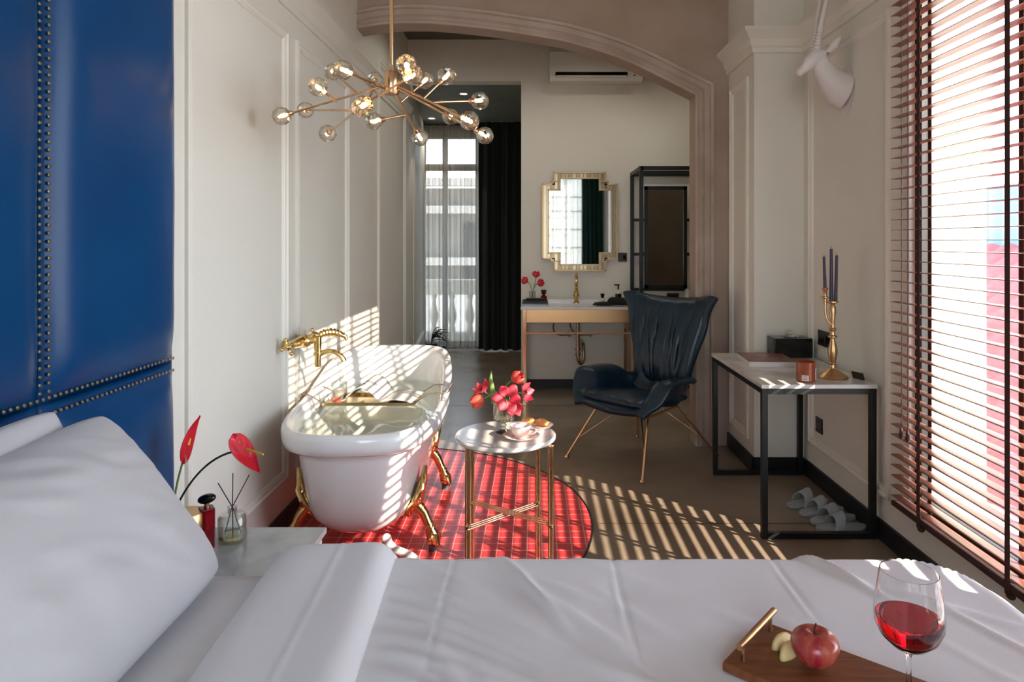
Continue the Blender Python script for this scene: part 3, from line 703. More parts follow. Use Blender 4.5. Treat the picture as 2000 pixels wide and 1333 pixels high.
innr = [(.0465, .245), (.053, .20), (.0564, .165), (.0554, .146), (.047, .124), (.029, .106), (.010, .097), (.0001, .095)]
S = .925
g = G(); g.lathe([(r, z*S) for r, z in outer+innr], (WX, WY, WZ), 48); g.build('glass_bowl', M['realglass'], t, ang=60)
g = G(); g.lathe([(r, z*S) for r, z in [(.0001, .0955), (.010, .0975), (.0289, .1065), (.0469, .1245), (.0553, .1465), (.0558, .157), (.0001, .157)]], (WX, WY, WZ), 48); o = g.build('wine', M['wine'], t, ang=60); o['label'] = 'red wine filling the lower third of the bowl'
# ================================================================== bathtub
TC = Vector((-.835, 3.60)); TR = R(3.5)
t = thing('bathtub', 'white freestanding slipper bathtub on gold claw feet by the left wall', 'bathtub', (TC.x, TC.y, 0), TR)
def sup(a, b, th, n=3.2):
    c, s = math.cos(th), math.sin(th)
    return (a*abs(c)**(2/n)*(1 if c >= 0 else -1), b*abs(s)**(2/n)*(1 if s >= 0 else -1))
NT = 72
def rimz(y): return .632 + .14*ss(-.15, .75, y)
def ring(a, b, zf, far=0, n=3.2):
    out = []
    for k in range(NT):
        x, y = sup(a, b, 2*PI*k/NT, n)
        y2 = y + far*ss(0, .7, y)*.0 + (far if y > 0 else 0)*ss(0, .6, y)
        out.append((x, y2, zf(y2)))
    return out
g = G(); rings = []
zb = .112
def lerp_ring(f):  # f 0..1 outer body from the foot of the shell to under the lip
    pr_ = f**.55
    q_ = 1-(1-min(1, f/.35))**2.4; a = .13+.115*q_+.07*f; b = .49+.13*q_+.09*f
    return ring(a, b, lambda y: zb+(rimz(y)-.09-zb)*f, .02+.07*f)
rings.append([(x*.1, y*.1, z) for x, y, z in lerp_ring(0)])
for f in (0, .015, .04, .08, .14, .22, .32, .45, .6, .75, .9, 1.0): rings.append(lerp_ring(f))
for a, b, dz in ((.330, .725, -.094), (.352, .745, -.094), (.370, .762, -.082), (.377, .770, -.055), (.377, .770, -.022), (.370, .763, -.006), (.358, .750, .0), (.343, .735, -.003), (.332, .722, -.012), (.322, .710, -.03)):
    rings.append(ring(a, b, lambda y, dz=dz: rimz(y)+dz, .09))
for f in (.85, .65, .45, .3, .18, .1, .05, .02):
    k = 1-(1-f)**2.6; rings.append(ring(.16+(.315-.16)*k, .42+(.70-.42)*k, lambda y, f=f: zb+.04+(rimz(y)-.03-zb-.04)*f, .02+.07*f))
rings.append([(x*.05, y*.05, zb+.04) for x, y, z in rings[-1]])
vs = [p for r_ in rings for p in r_]; fs = []
for i in range(len(rings)-1):
    for k in range(NT): fs.append((i*NT+k, i*NT+(k+1) % NT, (i+1)*NT+(k+1) % NT, (i+1)*NT+k))
g.add(vs, fs); g.build('tub_shell', M['tub'], t, local=True, ang=180)
# water surface
WZ_ = .56
g = G(); f = (WZ_-zb-.04)/(.60-zb-.04); k = 1-(1-f)**2.6
wr = ring(.16+(.315-.16)*k+.003, .42+(.70-.42)*k+.003, lambda y: WZ_, .07)
vs = [(0, .04, WZ_)]; nr_ = 14
def wv(x, y): return WZ_+.0016*noise.noise(Vector((x*14, y*14, 0)))
for j in range(1, nr_+1): vs += [(x*j/nr_, .04+(y-.04)*j/nr_, wv(x*j/nr_, y*j/nr_)) for x, y, z in wr]
fs = [(0, 1+k, 1+(k+1) % NT) for k in range(NT)]
for j in range(nr_-1): fs += [(1+j*NT+k, 1+(j+1)*NT+k, 1+(j+1)*NT+(k+1) % NT, 1+j*NT+(k+1) % NT) for k in range(NT)]
g.add(vs, fs); g.build('water', M['water'], t, local=True, ang=180)
# claw feet
for sx, yy in ((1, -.44), (-1, -.44), (1, .36), (-1, .36)):
    g = G(); x0 = sx*(.26 if sx > 0 else .25)
    o_ = lambda dx, dy, z: (x0+sx*(dx if dx < .02 else .02+(dx-.02)*.62), yy+dy, z)
    g.tube([o_(.045, 0, .40), o_(.034, 0, .34), o_(.004, 0, .27), o_(-.045, 0, .20), o_(-.055, 0, .17)], [.008, .018, .030, .034, .02], 12)
    for s2 in (-1, 1):
        g.tube([o_(.03, s2*.01, .36), o_(.03, s2*.045, .31), o_(.0, s2*.055, .26), o_(-.03, s2*.045, .225), o_(-.015, s2*.025, .235), o_(-.005, s2*.035, .25)], [.007, .011, .013, .012, .009, .005], 8)
    g.ball(o_(-.01, 0, .245), .040, (1, 1, .9), 14)
    for q_, (dx, z_, r_) in enumerate(((-.005, .215, .030), (.012, .200, .027), (.070, .122, .026), (.082, .104, .030))):
        dd = Vector((sx*.055, 0, -.065)); g.lathe([(r_*.7, -.006), (r_, -.003), (r_, .003), (r_*.7, .006)], o_(dx, 0, z_), 16, axis=dd)
    for q_ in range(5):
        a_ = -1.2+q_*.6; g.ball(o_(.012, .040*math.sin(a_), .265+.040*math.cos(a_)), .012, (1, 1, 1), 8)
    g.tube([o_(-.02, 0, .235), o_(.03, 0, .18), o_(.075, 0, .115), o_(.10, 0, .075)], [.034, .024, .021, .03], 14)
    for q in range(5):
        a = (q-2)*.5; g.tube([o_(.095, .018*a*2, .085), o_(.125, .030*a*1.2, .075), o_(.142, .036*a*1.2, .045), o_(.138, .034*a*1.2, .028)], [.011, .014, .012, .004], 8)
    g.ball(o_(.105, 0, .055), .030, (1.1, 1.2, .9), 12)
    ft = g.build('claw_foot', M['gold'], t, local=True)
    g = G(); g.cyl(o_(.105, 0, .0), o_(.105, 0, .035), .022, .019); g.build('levelling_pad', M['rubber'], ft, local=True)
# drain hose
hp = bez((-.66, 3.02, .125), (-.62, 2.98, .07), (-.55, 2.93, .12), (-.50, 2.93, .06), 20)+bez((-.50, 2.93, .06), (-.47, 2.93, .02), (-.44, 2.95, .022), (-.40, 3.0, .022), 10)[1:]
g = G(); dense = []
for a, b in zip(hp, hp[1:]): dense += [a, a+(b-a)*.25, a+(b-a)*.5, a+(b-a)*.75]
g.tube(dense, [.019 if i % 2 else .0155 for i in range(len(dense))], 12); g.ball(hp[0], .024, (1, 1, 1), 12)
tag(g.build('drain_hose', M['hose'], origin=(-.45, 2.95, 0), ang=70), 'white ribbed drain hose lying on red tiles under the bathtub', 'hose')
# ================================================================== bath caddy and its load
CZ = .598; C0, C1, CYa, CYb = -1.10, -.625, 3.52, 3.76
t = thing('bath_caddy', 'brass bath caddy with wire handles resting across the bathtub rim', 'bath tray', ((C0+C1)/2, 3.64, CZ))
g = G(); g.box(C0, C1, CYa, CYb, CZ-.003, CZ)
for y in (CYa, CYb): g.box(C0, C1, y-.002, y+.002, CZ-.003, CZ+.013)
g.build('tray', M['gold'], t, smooth=False)
for sgn, xe, xt, zt in ((1, C1, -.455, .660), (-1, C0, -1.215, .652)):
    g = G(); xm = xe+sgn*.07
    pth = [(xe-sgn*.02, CYa, CZ+.012), (xe, CYa, CZ+.012), (xm, CYa+.01, zt-.004), (xt, CYa+.01, zt), (xt, CYb-.01, zt), (xm, CYb-.01, zt-.004), (xe, CYb, CZ+.012), (xe-sgn*.02, CYb, CZ+.012)]
    g.tube(pth, .0032, 8); g.build('wire_handle', M['rose'], t)
P = Vector((-1.035, 3.60, CZ))
t = thing('candle_jar', 'clear glass candle jar with a low coral candle on the bath caddy', 'candle', tuple(P))
g = G(); g.lathe([(.0001, .001), (.041, .001), (.042, .004), (.042, .103), (.039, .103), (.039, .008), (.0001, .008)], P, 32); g.build('jar', M['glass'], t)
g = G(); g.lathe([(.0001, .009), (.038, .009), (.038, .052), (.0001, .052)], P, 28, m=0); g.build('wax', M['wax'], t)
g = G(); g.obox(P+Vector((0, -.0425, .018)), (.045, .001, .024)); g.build('label', M['coral'], t, smooth=False)
# open magazine
P = Vector((-.79, 3.64, CZ+.004)); t = thing('open_magazine', 'open white magazine with coral edges lying on the bath caddy', 'magazine', tuple(P), R(-8))
def pg(u, v, side, dz=0):
    if side < 0: x = -.185*u; z = .012+.092*(math.sin(PI*min(1, .04+u*.86))**1.3)*(.75+.25*v)
    else: x = .17*u; z = .012+.014*math.sin(PI*min(1, .02+u*.9))**1.2
    return (x, -.12+.24*v, z+dz)
g = G(); g.grid(lambda u, v: pg(u, v, -1), 26, 8); g.build('left_pages', M['paper'], t, local=True, solid=.006, ang=180)
g = G(); g.grid(lambda u, v: pg(u, v, 1), 20, 8); g.build('right_pages', M['paper'], t, local=True, solid=.006, ang=180)
g = G(); g.grid(lambda u, v: pg(.82+.12*u, v, -1, .0042), 6, 8); g.build('coral_stripe', M['coral'], t, local=True)
g = G()
for (ux, vy, w, h, seg) in ((.30, .42, .26, .0, 6), (.55, .22, .3, 0, 5)):
    for k in range(seg):
        uu = ux+k*.055; 
        ctrl = [(uu+.018*math.cos(a), vy+.02+.055*math.sin(a)) for a in [i*PI/3+k for i in range(5)]]
        g.tube([pg(a, b, -1, .0045) for a, b in ctrl], .0018, 5)
g.build('page_lettering', M['ink'], t, local=True)
# ================================================================== bath filler on the wall
t = thing('bath_filler', 'ornate polished gold bath tap with hand shower on the left wall', 'tap', (WL, 3.5, .93))
g = G()
for y in (3.42, 3.60):
    g.lathe([(.034, 0), (.034, .006), (.022, .014), (.014, .02), (.014, .06)], (WL+.001, y, .93), 20, axis=(1, 0, 0))
g.tube([(WL+.06, 3.36, .93), (WL+.06, 3.42, .93), (WL+.06, 3.51, .93), (WL+.06, 3.60, .93), (WL+.06, 3.66, .93)], [.016, .024, .032, .024, .016], 18)
g.ball((WL+.07, 3.51, .93), .035, (1.2, 1, 1), 18); g.cyl((WL+.06, 3.51, .93), (WL+.13, 3.51, .935), .022, .018)
g.build('body', M['gold'], t)
for y in (3.335, 3.685):
    g = G(); s = 1 if y > 3.5 else -1
    g.lathe([(.012, 0), (.016, .01), (.010, .02), (.018, .03), (.018, .04), (.0001, .05)], (WL+.06, y-s*.01, .93), 14, axis=(0, s, 0))
    for a in range(4): an = a*PI/2+.4; q = Vector((WL+.06+.036*math.cos(an), y+s*.02, .93+.036*math.sin(an))); g.tube([(WL+.06, y+s*.02, .93), q], [.007, .006], 8); g.ball(q, .011, (1, 1, 1), 10)
    g.build('cross_handle', M['gold'], t)
g = G(); g.cyl((WL+.14, 3.51, .955), (WL+.14, 3.51, .80), .019, .017); g.lathe([(.022, 0), (.022, .012)], (WL+.14, 3.51, .86), 18)
g.tube(bez((WL+.14, 3.51, .855), (WL+.19, 3.51, .895), (WL+.26, 3.51, .88), (WL+.275, 3.51, .825), 14), [.013]*13+[.014, .014], 14); g.build('spout', M['gold'], t)
g = G(); pth = [(WL+.10, 3.50, .945), (WL+.13, 3.50, .965), (WL+.16, 3.50, .962), (WL+.20, 3.5, .972), (WL+.24, 3.5, .975), (WL+.265, 3.5, .965), (WL+.28, 3.5, .95)]
g.tube([(WL+.10, 3.50, .945), (WL+.125, 3.5, .965), (WL+.15, 3.5, .962)], [.014, .02, .012], 12)
n = 14
g.tube([Vector((WL+.155+.11*i/n, 3.5, .965+.012*math.sin(PI*i/n))) for i in range(n+1)], [.013+.006*(i % 2)+.004*math.sin(PI*i/n) for i in range(n+1)], 14)
g.tube([(WL+.265, 3.5, .965), (WL+.285, 3.5, .955), (WL+.292, 3.5, .935)], [.014, .012, .006], 10); g.build('hand_shower', M['gold'], t)
# ================================================================== side table and crockery
TZ = .624; SX, SY = -.128, 2.905; TRr = .214
t = thing('side_table', 'small round marble side table on gold triple-rod legs', 'side table', (SX, SY, 0))
g = G(); g.lathe([(.0001, -.02), (TRr-.006, -.02), (TRr, -.014), (TRr, -.005), (TRr-.005, 0), (.0001, 0)], (SX, SY, TZ), 64); g.build('tabletop', M['marble'], t)
LG = [(-.284, 2.79), (.056, 2.80), (.004, 3.05), (-.290, 3.04)]
for (x, y) in LG:
    g = G()
    for dx, dy in ((0, 0), (.013, .003), (.004, .013)): g.cyl((x+dx, y+dy, 0), (x+dx, y+dy, TZ-.02), .0048, n=10)
    for z in (.012, .27, TZ-.03): g.lathe([(.014, 0), (.014, .008)], (x+.006, y+.005, z), 14)
    g.build('leg', M['rose'], t)
for a, b, dz in ((0, 2, 0), (1, 3, .013)):
    g = G()
    for k in (-1, 0, 1): g.cyl((LG[a][0]+.006, LG[a][1]+.005+k*.011, .268+dz+k*.004), (LG[b][0]+.006, LG[b][1]+.005+k*.011, .268+dz+k*.004), .0035, n=8)
    g.build('cross_stretcher', M['rose'], t)
g = G(); p4 = [(x+.006, y+.005, TZ-.026) for x, y in LG]; g.tube(p4, .006, 8, closed=True); g.build('top_ring', M['rose'], t)
VX, VY = at(984, 800, 2.93).x, 2.93
t = thing('crystal_vase', 'cut crystal footed vase full of tulips on the side table', 'vase', (VX, VY, TZ))
g = G(); n = 30; vs = []; fs = []; pf = [(.0001, 0), (.036, .0), (.036, .004), (.012, .012), (.008, .022), (.013, .030), (.008, .038), (.016, .046), (.038, .050), (.043, .058), (.044, .08), (.044, .105), (.045, .132), (.041, .132), (.040, .06), (.0001, .054)]
g.lathe(pf, (VX, VY, TZ), 30)
for i, p in enumerate(g.v):
    k = i % 30; lv = i//30
    if 9 <= lv <= 12: s = 1+.045*(1 if (k+lv) % 2 else -1); g.v[i] = (VX+(p[0]-VX)*s, VY+(p[1]-VY)*s, p[2])
g.build('vase_body', M['crystal'], t, smooth=False)
def petal(g, base, ax, out, L, wd, op, curl=.25, m=0):
    base = Vector(base); ax = Vector(ax).normalized(); out = Vector(out); out = (out-ax*out.dot(ax)).normalized(); sd = ax.cross(out)
    def fn(u, v):
        s = 2*u-1
        w = wd*(math.sin(PI*(.08+.86*v))**.75)
        an = op*PI/2
        r = .012 + L*(math.sin(an)*v + .22*math.sin(PI*v)*(1-op)) ; h = L*(math.cos(an)*v + .10*op*math.sin(PI*v))
        c = -curl*wd*(s*s)*1.1
        return base + out*(r+c*math.cos(an)) + ax*(h - c*math.sin(an)*.6) + sd*(s*w) + ax*(.0-.01*s*s*v)
    g.grid(fn, 7, 9, m)
def tulip(px, py, Y, ax, L, op, mt, lab, sp=None, wd=.36, foot=None):
    L *= .88
    hb = at(px, py, Y); ax = Vector(ax).normalized()
    t = thing('tulip', lab, 'flower', (VX, VY, TZ+.06), group='tulips in the crystal vase')
    g = G(); o1 = ax.orthogonal().normalized(); o2 = ax.cross(o1)
    for k in range(6):
        a = k*PI/3+.2; rr_ = .85 if k % 2 else 1
        petal(g, hb, ax, o1*math.cos(a)+o2*math.sin(a), L*(1 if k % 2 else .93), L*wd, op*(1 if k % 2 else .82))
    g.build('petals', mt, t, solid=.001, ang=180)
    if op > .4:
        g = G(); g.tube([hb+ax*.004, hb+ax*.02], [.005, .004], 8)
        for k in range(6): a = k*PI/3; q = hb+ax*.018+(o1*math.cos(a)+o2*math.sin(a))*.010; g.tube([hb+ax*.003, q], [.0012, .0025], 6)
        g.build('stamens', M['dgreen'], t)
    g = G(); f0 = Vector((VX+(hb.x-VX)*.15, VY, TZ+.065)); f1 = Vector((VX+(hb.x-VX)*.3, VY+(hb.y-VY)*.3, TZ+.145))
    g.tube([f0]+bez(f1, f1+Vector((0, 0, .05)), hb-ax*.05, hb, 8), .0028, 7); g.build('stem', M['green'], t)
tulip(944, 779, 2.93, (-1, -.1, -.38), .068, .10, M['tulip2'], 'flame red closed tulip drooping leftmost out of the crystal vase')
tulip(946, 764, 2.96, (-.45, -.2, .75), .055, .5, M['red'], 'pink red tulip with two raised petals, upper left of the vase')
tulip(991, 778, 2.86, (.0, -1, .12), .062, .86, M['red'], 'wide open red tulip facing front with dark stamens in the vase', wd=.42)
tulip(1001, 743, 2.93, (.75, -.2, .45), .062, .10, M['tulip2'], 'closed coral tulip topmost in the crystal vase, leaning right')
tulip(1021, 768, 2.95, (.75, -.35, .2), .058, .55, M['red'], 'half open red tulip at the right side of the vase')
tulip(1003, 792, 2.90, (.35, -.75, -.55), .052, .45, M['red'], 'low red tulip hanging over the rim of the vase, in front right')
g = G()
lf = bez(at(962, 790, 2.95), at(966, 765, 2.95), at(955, 750, 2.95), at(960, 722, 2.95), 12)
def lfn(u, v):
    i = min(11, int(v*12)); p = lf[i]+(lf[i+1]-lf[i])*(v*12-i); w = .014*math.sin(PI*min(1, .15+.85*v))**.8
    return p+Vector((w*(2*u-1)*(.8), w*.3*(2*u-1)**2, 0))
g.grid(lfn, 5, 13); tag(g.build('tulip_leaf', M['green'], origin=(VX, VY, TZ+.08), solid=.001), 'upright green tulip leaf rising from the crystal vase', 'leaf')
def saucer(name, x, y, r, lab, cat='saucer'):
    g = G(); g.lathe([(.0001, .002), (r*.5, .002), (r*.55, .0), (r*.6, .003), (r*.95, .014), (r, .017), (r*.97, .018), (r*.6, .007), (r*.5, .005), (.0001, .005)], (x, y, TZ), 40)
    return tag(g.build(name, M['china'], origin=(x, y, TZ)), lab, cat)
q = at(1018, 855, 2.83); saucer('saucer', q.x, 2.83, .078, 'patterned white saucer under the tea cup on the side table')
t = thing('tea_cup', 'floral white tea cup standing on its saucer', 'cup', (q.x-.002, 2.83, TZ+.008))
g = G(); g.lathe([(.0001, 0), (.022, 0), (.021, .006), (.030, .014), (.040, .032), (.046, .052), (.044, .052), (.038, .033), (.027, .016), (.0001, .012)], (q.x-.002, 2.83, TZ+.006), 36); g.build('bowl', M['china'], t)
g = G(); g.tube(bez((q.x+.036, 2.82, TZ+.05), (q.x+.075, 2.80, TZ+.06), (q.x+.065, 2.80, TZ+.02), (q.x+.03, 2.82, TZ+.022), 10), .0035, 8); g.build('handle', M['china'], t)
q2 = Vector((.008, 2.99, TZ)); saucer('side_plate', q2.x, q2.y, .070, 'small white plate holding two croissants on the side table', 'plate')
for dx, dy, rz, lab in ((-.038, .01, .3, 'left curved croissant on the small plate'), (.012, -.006, -.6, 'right curved croissant on the small plate, nearer the cup handle')):
    g = G(); n = 16; c, s = math.cos(rz), math.sin(rz); pts = []; rs = []
    for i in range(n+1):
        a = -1.2+2.4*i/n; x, y = .030*math.sin(a), .018*math.cos(a)
        pts.append((q2.x+dx+x*c-y*s, q2.y+dy+x*s+y*c, TZ+.023)); rs.append((.005+.011*math.cos(a*1.15))*(1+.10*(i % 2)))
    g.tube(pts, rs, 12); tag(g.build('croissant', M['pastry'], origin=(q2.x+dx, q2.y+dy, TZ+.01)), lab, 'croissant', 'croissants on the small plate')
# ================================================================== chandelier
HC = at(765, 163, 3.0)
t = thing('chandelier', 'rose gold branching chandelier with faceted glass globes over the bathtub', 'chandelier', (HC.x, HC.y, H))
g = G(); g.cyl((HC.x, HC.y, HC.z+.05), (HC.x, HC.y, H-.02), .0085); g.build('rod', M['rose'], t)
g = G(); g.lathe([(.06, 0), (.06, -.02), (.02, -.035), (.0001, -.035)], (HC.x, HC.y, H), 28); g.build('canopy', M['rose'], t)
g = G(); g.lathe([(.0001, -.05), (.030, -.05), (.033, -.045), (.033, .045), (.030, .05), (.012, .055), (.010, .08), (.0001, .08)], HC, 28); g.build('hub', M['rose'], t)
BL = [  # px, py, Y, attach (px, py, Y) or None for the hub
 (550, 227, 3.0, (752, 167, 3.0)), (597, 215, 3.3, (690, 216, 2.70)), (621, 170, 2.85, (656, 198, 3.0)), (650, 141, 3.25, (697, 182, 3.0)),
 (670, 137, 2.75, (752, 174, 3.0)), (732, 156, 3.45, (722, 192, 2.78)), (794, 127, 2.55, (806, 180, 2.93)), (806, 147, 2.62, (735, 190, 2.8)),
 (831, 157, 3.15, (783, 200, 3.06)), (873, 148, 2.95, (828, 192, 2.9)), (937, 197, 3.0, (847, 200, 2.87)), (880, 228, 3.4, (778, 172, 3.0)),
 (917, 236, 2.75, (778, 168, 3.0)), (947, 265, 3.12, (779, 175, 3.0)), (820, 269, 3.2, (772, 182, 3.0)), (708, 208, 2.55, (757, 175, 3.0)),
 (730, 237, 3.1, (792, 225, 3.12)), (640, 261, 3.12, (690, 222, 2.70))]
for k, (px, py, Y, at_) in enumerate(BL):
    c = at(px, py, Y); a0 = at(*at_); d = (c-a0).normalized()
    g = G(); g.cyl(a0, c-d*.036, .0052, n=10); g.lathe([(.0001, 0), (.010, 0), (.013, .012), (.013, .02), (.0001, .02)], c-d*.052, 14, axis=d); g.build('arm', M['rose'], t)
    bm = bmesh.new(); bmesh.ops.create_icosphere(bm, subdivisions=2, radius=.041); g = G()
    mr = Matrix.Rotation(k*.7, 3, 'Z') @ Matrix.Rotation(k*1.1, 3, 'X')
    g.add([c + mr @ (v_.co*1.0) for v_ in bm.verts], [tuple(v_.index for v_ in f_.verts) for f_ in bm.faces]); bm.free()
    gl = g.build('glass_globe', M['crystal'], t, smooth=False)
    g = G(); g.tube([c-d*.03, c-d*.012, c+d*.006, c+d*.012], [.004, .0065, .0065, .003], 10); b = g.build('bulb', M['bulb'], gl); 
M['bulb'].cycles.emission_sampling = 'NONE'
for k, (px, py, Y, at_) in enumerate(BL):
    l = bpy.data.lights.new('bulb_light', 'POINT'); lo = bpy.data.objects.new('bulb_light', l); col.objects.link(lo)
    lo.location = at(px, py, Y); l.energy = 1.1; l.color = (1, .74, .42); l.shadow_soft_size = .004
# ================================================================== blue leather armchair
t = thing('armchair', 'dark blue leather wing armchair on thin rose gold legs', 'armchair', (.72, 4.58, 0), R(-46))
SP = [(0, -.36, .375), (.12, -.28, .41), (.28, -.12, .395), (.42, .06, .365), (.50, .17, .365), (.57, .25, .43), (.66, .29, .56), (.78, .335, .76), (.90, .375, .96), (1.0, .40, 1.09)]
def sp(v):
    for (a, y0, z0), (b, y1, z1) in zip(SP, SP[1:]):
        if v <= b: k = (v-a)/(b-a); return Vector((0, y0+(y1-y0)*k, z0+(z1-z0)*k))
    return Vector((0, SP[-1][1], SP[-1][2]))
def sps(v): return (sp(max(0, v-.03))+sp(v)*2+sp(min(1, v+.03)))/4
def interp(tb, v):
    for (a, p), (b, q) in zip(tb, tb[1:]):
        if v <= b: k = (v-a)/(b-a); k = k*k*(3-2*k); return p+(q-p)*k
    return tb[-1][1]
WT = [(0, .30), (.15, .33), (.4, .32), (.54, .27), (.64, .265), (.85, .35), (1, .42)]
LT = [(0, .0), (.10, .04), (.2, .18), (.42, .20), (.54, .15), (.62, .06), (.8, .08), (1, .11)]
FT = [(0, .02), (.2, .11), (.4, .12), (.52, .05), (.62, .0), (1, .03)]
def shell(u, v, off=0):
    s = 2*u-1; c = sps(v); d = (sps(min(1, v+.02))-sps(max(0, v-.02))).normalized(); nrm = Vector((0, d.z, -d.y))*-1
    if v < .45: up = Vector((0, 0, 1)).lerp(nrm, .3).normalized()
    else: up = nrm
    w = interp(WT, v); h = interp(LT, v); f = interp(FT, v); a = abs(s)
    k = ss(.60, .94, a)
    x = s*w*(1-.12*k) + (f*max(0, (a-.82)/.18)**1.2)*(1 if s > 0 else -1)
    lift = h*k**1.1 + .015*(a*a)*(1-k)
    p = c + Vector((x, 0, 0)) + up*(lift+off)
    if v > .93: p.z += -.035*(1-a**2)*((v-.93)/.07) - .03*((v-.93)/.07)*a**10
    if v < .06: p.z -= .02*(1-a)
    if a > .8 and v < .5: p += Vector((0, -.02, -.014))*((a-.8)/.2)**2
    return p
g = G(); g.grid(lambda u, v: shell(u, v), 37, 46); g.build('seat_shell', M['leather'], t, local=True, solid=.036, sub=1)
def cush(u, v, v0, v1, w0, w1, th, wr):
    s = 2*u-1; vv = v0+(v1-v0)*v; wd = w0+(w1-w0)*v
    base = sps(vv); d = (sps(min(1, vv+.02))-sps(max(0, vv-.02))).normalized(); nrm = Vector((0, d.z, -d.y))*-1
    p = base+Vector((s*wd, 0, 0))
    lift = .028 + th*((1-abs(s)**3)*((1-(1-v)**9)*(1-v**4) if wr else (1-abs(2*v-1)**4)))**.55 + .04*ss(.6, 1, abs(s))*(1 if wr else .4)
    if wr:
        x = s*wd*60
        lift += .011*(math.sin(x*.9+3*math.sin(v*4)+2*noise.noise(Vector((s*4, v*2, 0))))*.6 + noise.noise(Vector((s*14+v*2, v*2.2, 2))))*(1-abs(s)**4)*math.sin(PI*min(1, .1+v*.95))**.5
    else: lift += .004*noise.noise(Vector((s*5, v*5, 7)))
    p += nrm*lift
    if wr: p.z += -.05*(1-s*s)*v*.6 - .035*(1-s*s)*(1-v)
    return p
g = G(); g.grid(lambda u, v: cush(u, v, .60, .975, .20, .33, .07, 1), 60, 30); g.build('back_cushion', M['leather'], t, local=True, solid=.02, ang=180, soff=-1)
g = G(); g.grid(lambda u, v: cush(u, v, .05, .52, .245, .235, .035, 0), 30, 26); g.build('seat_cushion', M['leather'], t, local=True, solid=.02, ang=180, soff=-1)
g = G(); g.grid(lambda u, v: cush(u, v, .50, .66, .205, .17, .03, 1), 26, 14); g.build('lumbar_cushion', M['leather'], t, local=True, solid=.02, ang=180, soff=-1)
tops = {(-1, -1): (-.21, -.22, .34), (1, -1): (.21, -.22, .34), (-1, 1): (-.17, .16, .34), (1, 1): (.17, .16, .34)}
feet = {(-1, -1): (-.34, -.38, 0), (1, -1): (.30, -.40, 0), (-1, 1): (-.30, .34, 0), (1, 1): (.34, .36, 0)}
for k in tops:
    g = G(); a, b = Vector(tops[k]), Vector(feet[k]); g.cyl(a, b+Vector((0, 0, .012)), .0085, n=12); mid = a.lerp(b, .62)
    g.cyl(mid, Vector((tops[k][0]*.35, tops[k][1]*.55, .335)), .0055, n=10)
    g.lathe([(.016, 0), (.018, .004), (.012, .014), (.0001, .016)], b, 14); g.build('leg', M['rose'], t, local=True)
g = G(); q = [Vector(tops[k]) for k in ((-1, -1), (1, -1), (1, 1), (-1, 1))]; g.tube(q, .008, 8, closed=True); g.build('under_frame', M['rose'], t, local=True)
# ================================================================== desk and things on it
DX0, DX1, DYN, DYF, DZ = 1.093, 1.655, 3.30, 4.245, .75
t = thing('console_desk', 'marble topped writing desk with black square steel frame by the right wall', 'desk', ((DX0+DX1)/2, 3.77, 0))
g = G(); g.box(DX0, DX1, DYN, DYF, DZ-.02, DZ); g.build('marble_top', M['marble'], t, smooth=False, bevel=.002)
for y in (DYN+.004, DYF-.034):
    for x in (DX0+.004, DX1-.032):
        g = G(); g.box(x, x+.028, y, y+.028, 0, DZ-.02); g.build('leg', M['steel'], t, smooth=False)
for b in [(DX0+.03, DX1-.03, y, y+.028, z, z+.028) for y in (DYN+.004, DYF-.034) for z in (0, DZ-.048)]+[(x, x+.028, DYN+.03, DYF-.03, DZ-.048, DZ-.02) for x in (DX0+.004, DX1-.032)]:
    g = G(); g.box(*b); g.build('frame_rail', M['steel'], t, smooth=False)
t = thing('tissue_box', 'black rectangular tissue box with a white tissue, on the desk corner', 'tissue box', (1.55, 4.13, DZ))
g = G(); g.box(1.425, 1.655, 4.06, 4.20, DZ, DZ+.125) if False else g.box(1.425, 1.65, 4.06, 4.2, DZ, DZ+.115); g.build('box', M['blackgloss'], t, smooth=False, bevel=.004)
g = G(); g.prism([(1.50, 4.10, DZ+.1151), (1.60, 4.10, DZ+.1151), (1.60, 4.16, DZ+.1151), (1.50, 4.16, DZ+.1151)], (0, 0, .001)); g.build('opening', M['socket'], t, smooth=False)
g = G(); g.grid(lambda u, v: (1.515+.07*u+.012*math.sin(v*5), 4.13+.015*math.sin(u*8+v*3), DZ+.112+.042*v*(1-abs(2*u-1)**1.5)+.004), 14, 8); g.build('tissue', M['paper'], t, solid=.001, ang=180)
t = thing('magazine', 'thick magazine with a red and cream printed cover lying on the desk', 'magazine', (1.33, 3.93, DZ), R(-4))
g = G(); g.box(-.135, .125, -.16, .16, 0, .026); g.build('page_block', M['paper'], t, local=True, smooth=False)
g = G(); g.box(-.137, .127, -.162, .162, .026, .0275); g.build('cover', M['cover'], t, local=True, smooth=False)
P = Vector((1.34, 3.385, DZ)); t = thing('amber_candle', 'amber glass candle jar with a small white label near the front of the desk', 'candle', tuple(P))
g = G(); g.lathe([(.0001, .001), (.042, .001), (.046, .006), (.046, .096), (.043, .098), (.043, .012), (.0001, .012)], P, 36); g.build('jar', M['amber'], t)
g = G(); g.lathe([(.0001, .013), (.042, .013), (.042, .06), (.0001, .06)], P, 30); g.build('wax', M['tulip2'], t)
def lab(a0, a1, z0, z1, r):
    g = G(); g.grid(lambda u, v: (P.x+r*math.cos(a0+(a1-a0)*u), P.y+r*math.sin(a0+(a1-a0)*u), P.z+z0+(z1-z0)*v), 10, 3); return g
lab(-2.35, -1.65, .008, .036, .0468).build('label', M['paper'], t, solid=.0005)
g = G()
for z in (.014, .021, .028): g.v += lab(-2.25, -1.78, z, z+.003, .0474).v; k = len(g.v)-30; g.f += [(k+j*10+i, k+j*10+i+1, k+j*10+i+11, k+j*10+i+10) for j in range(2) for i in range(9)]; g.mi += [0]*18
g.build('label_print', M['ink'], t)
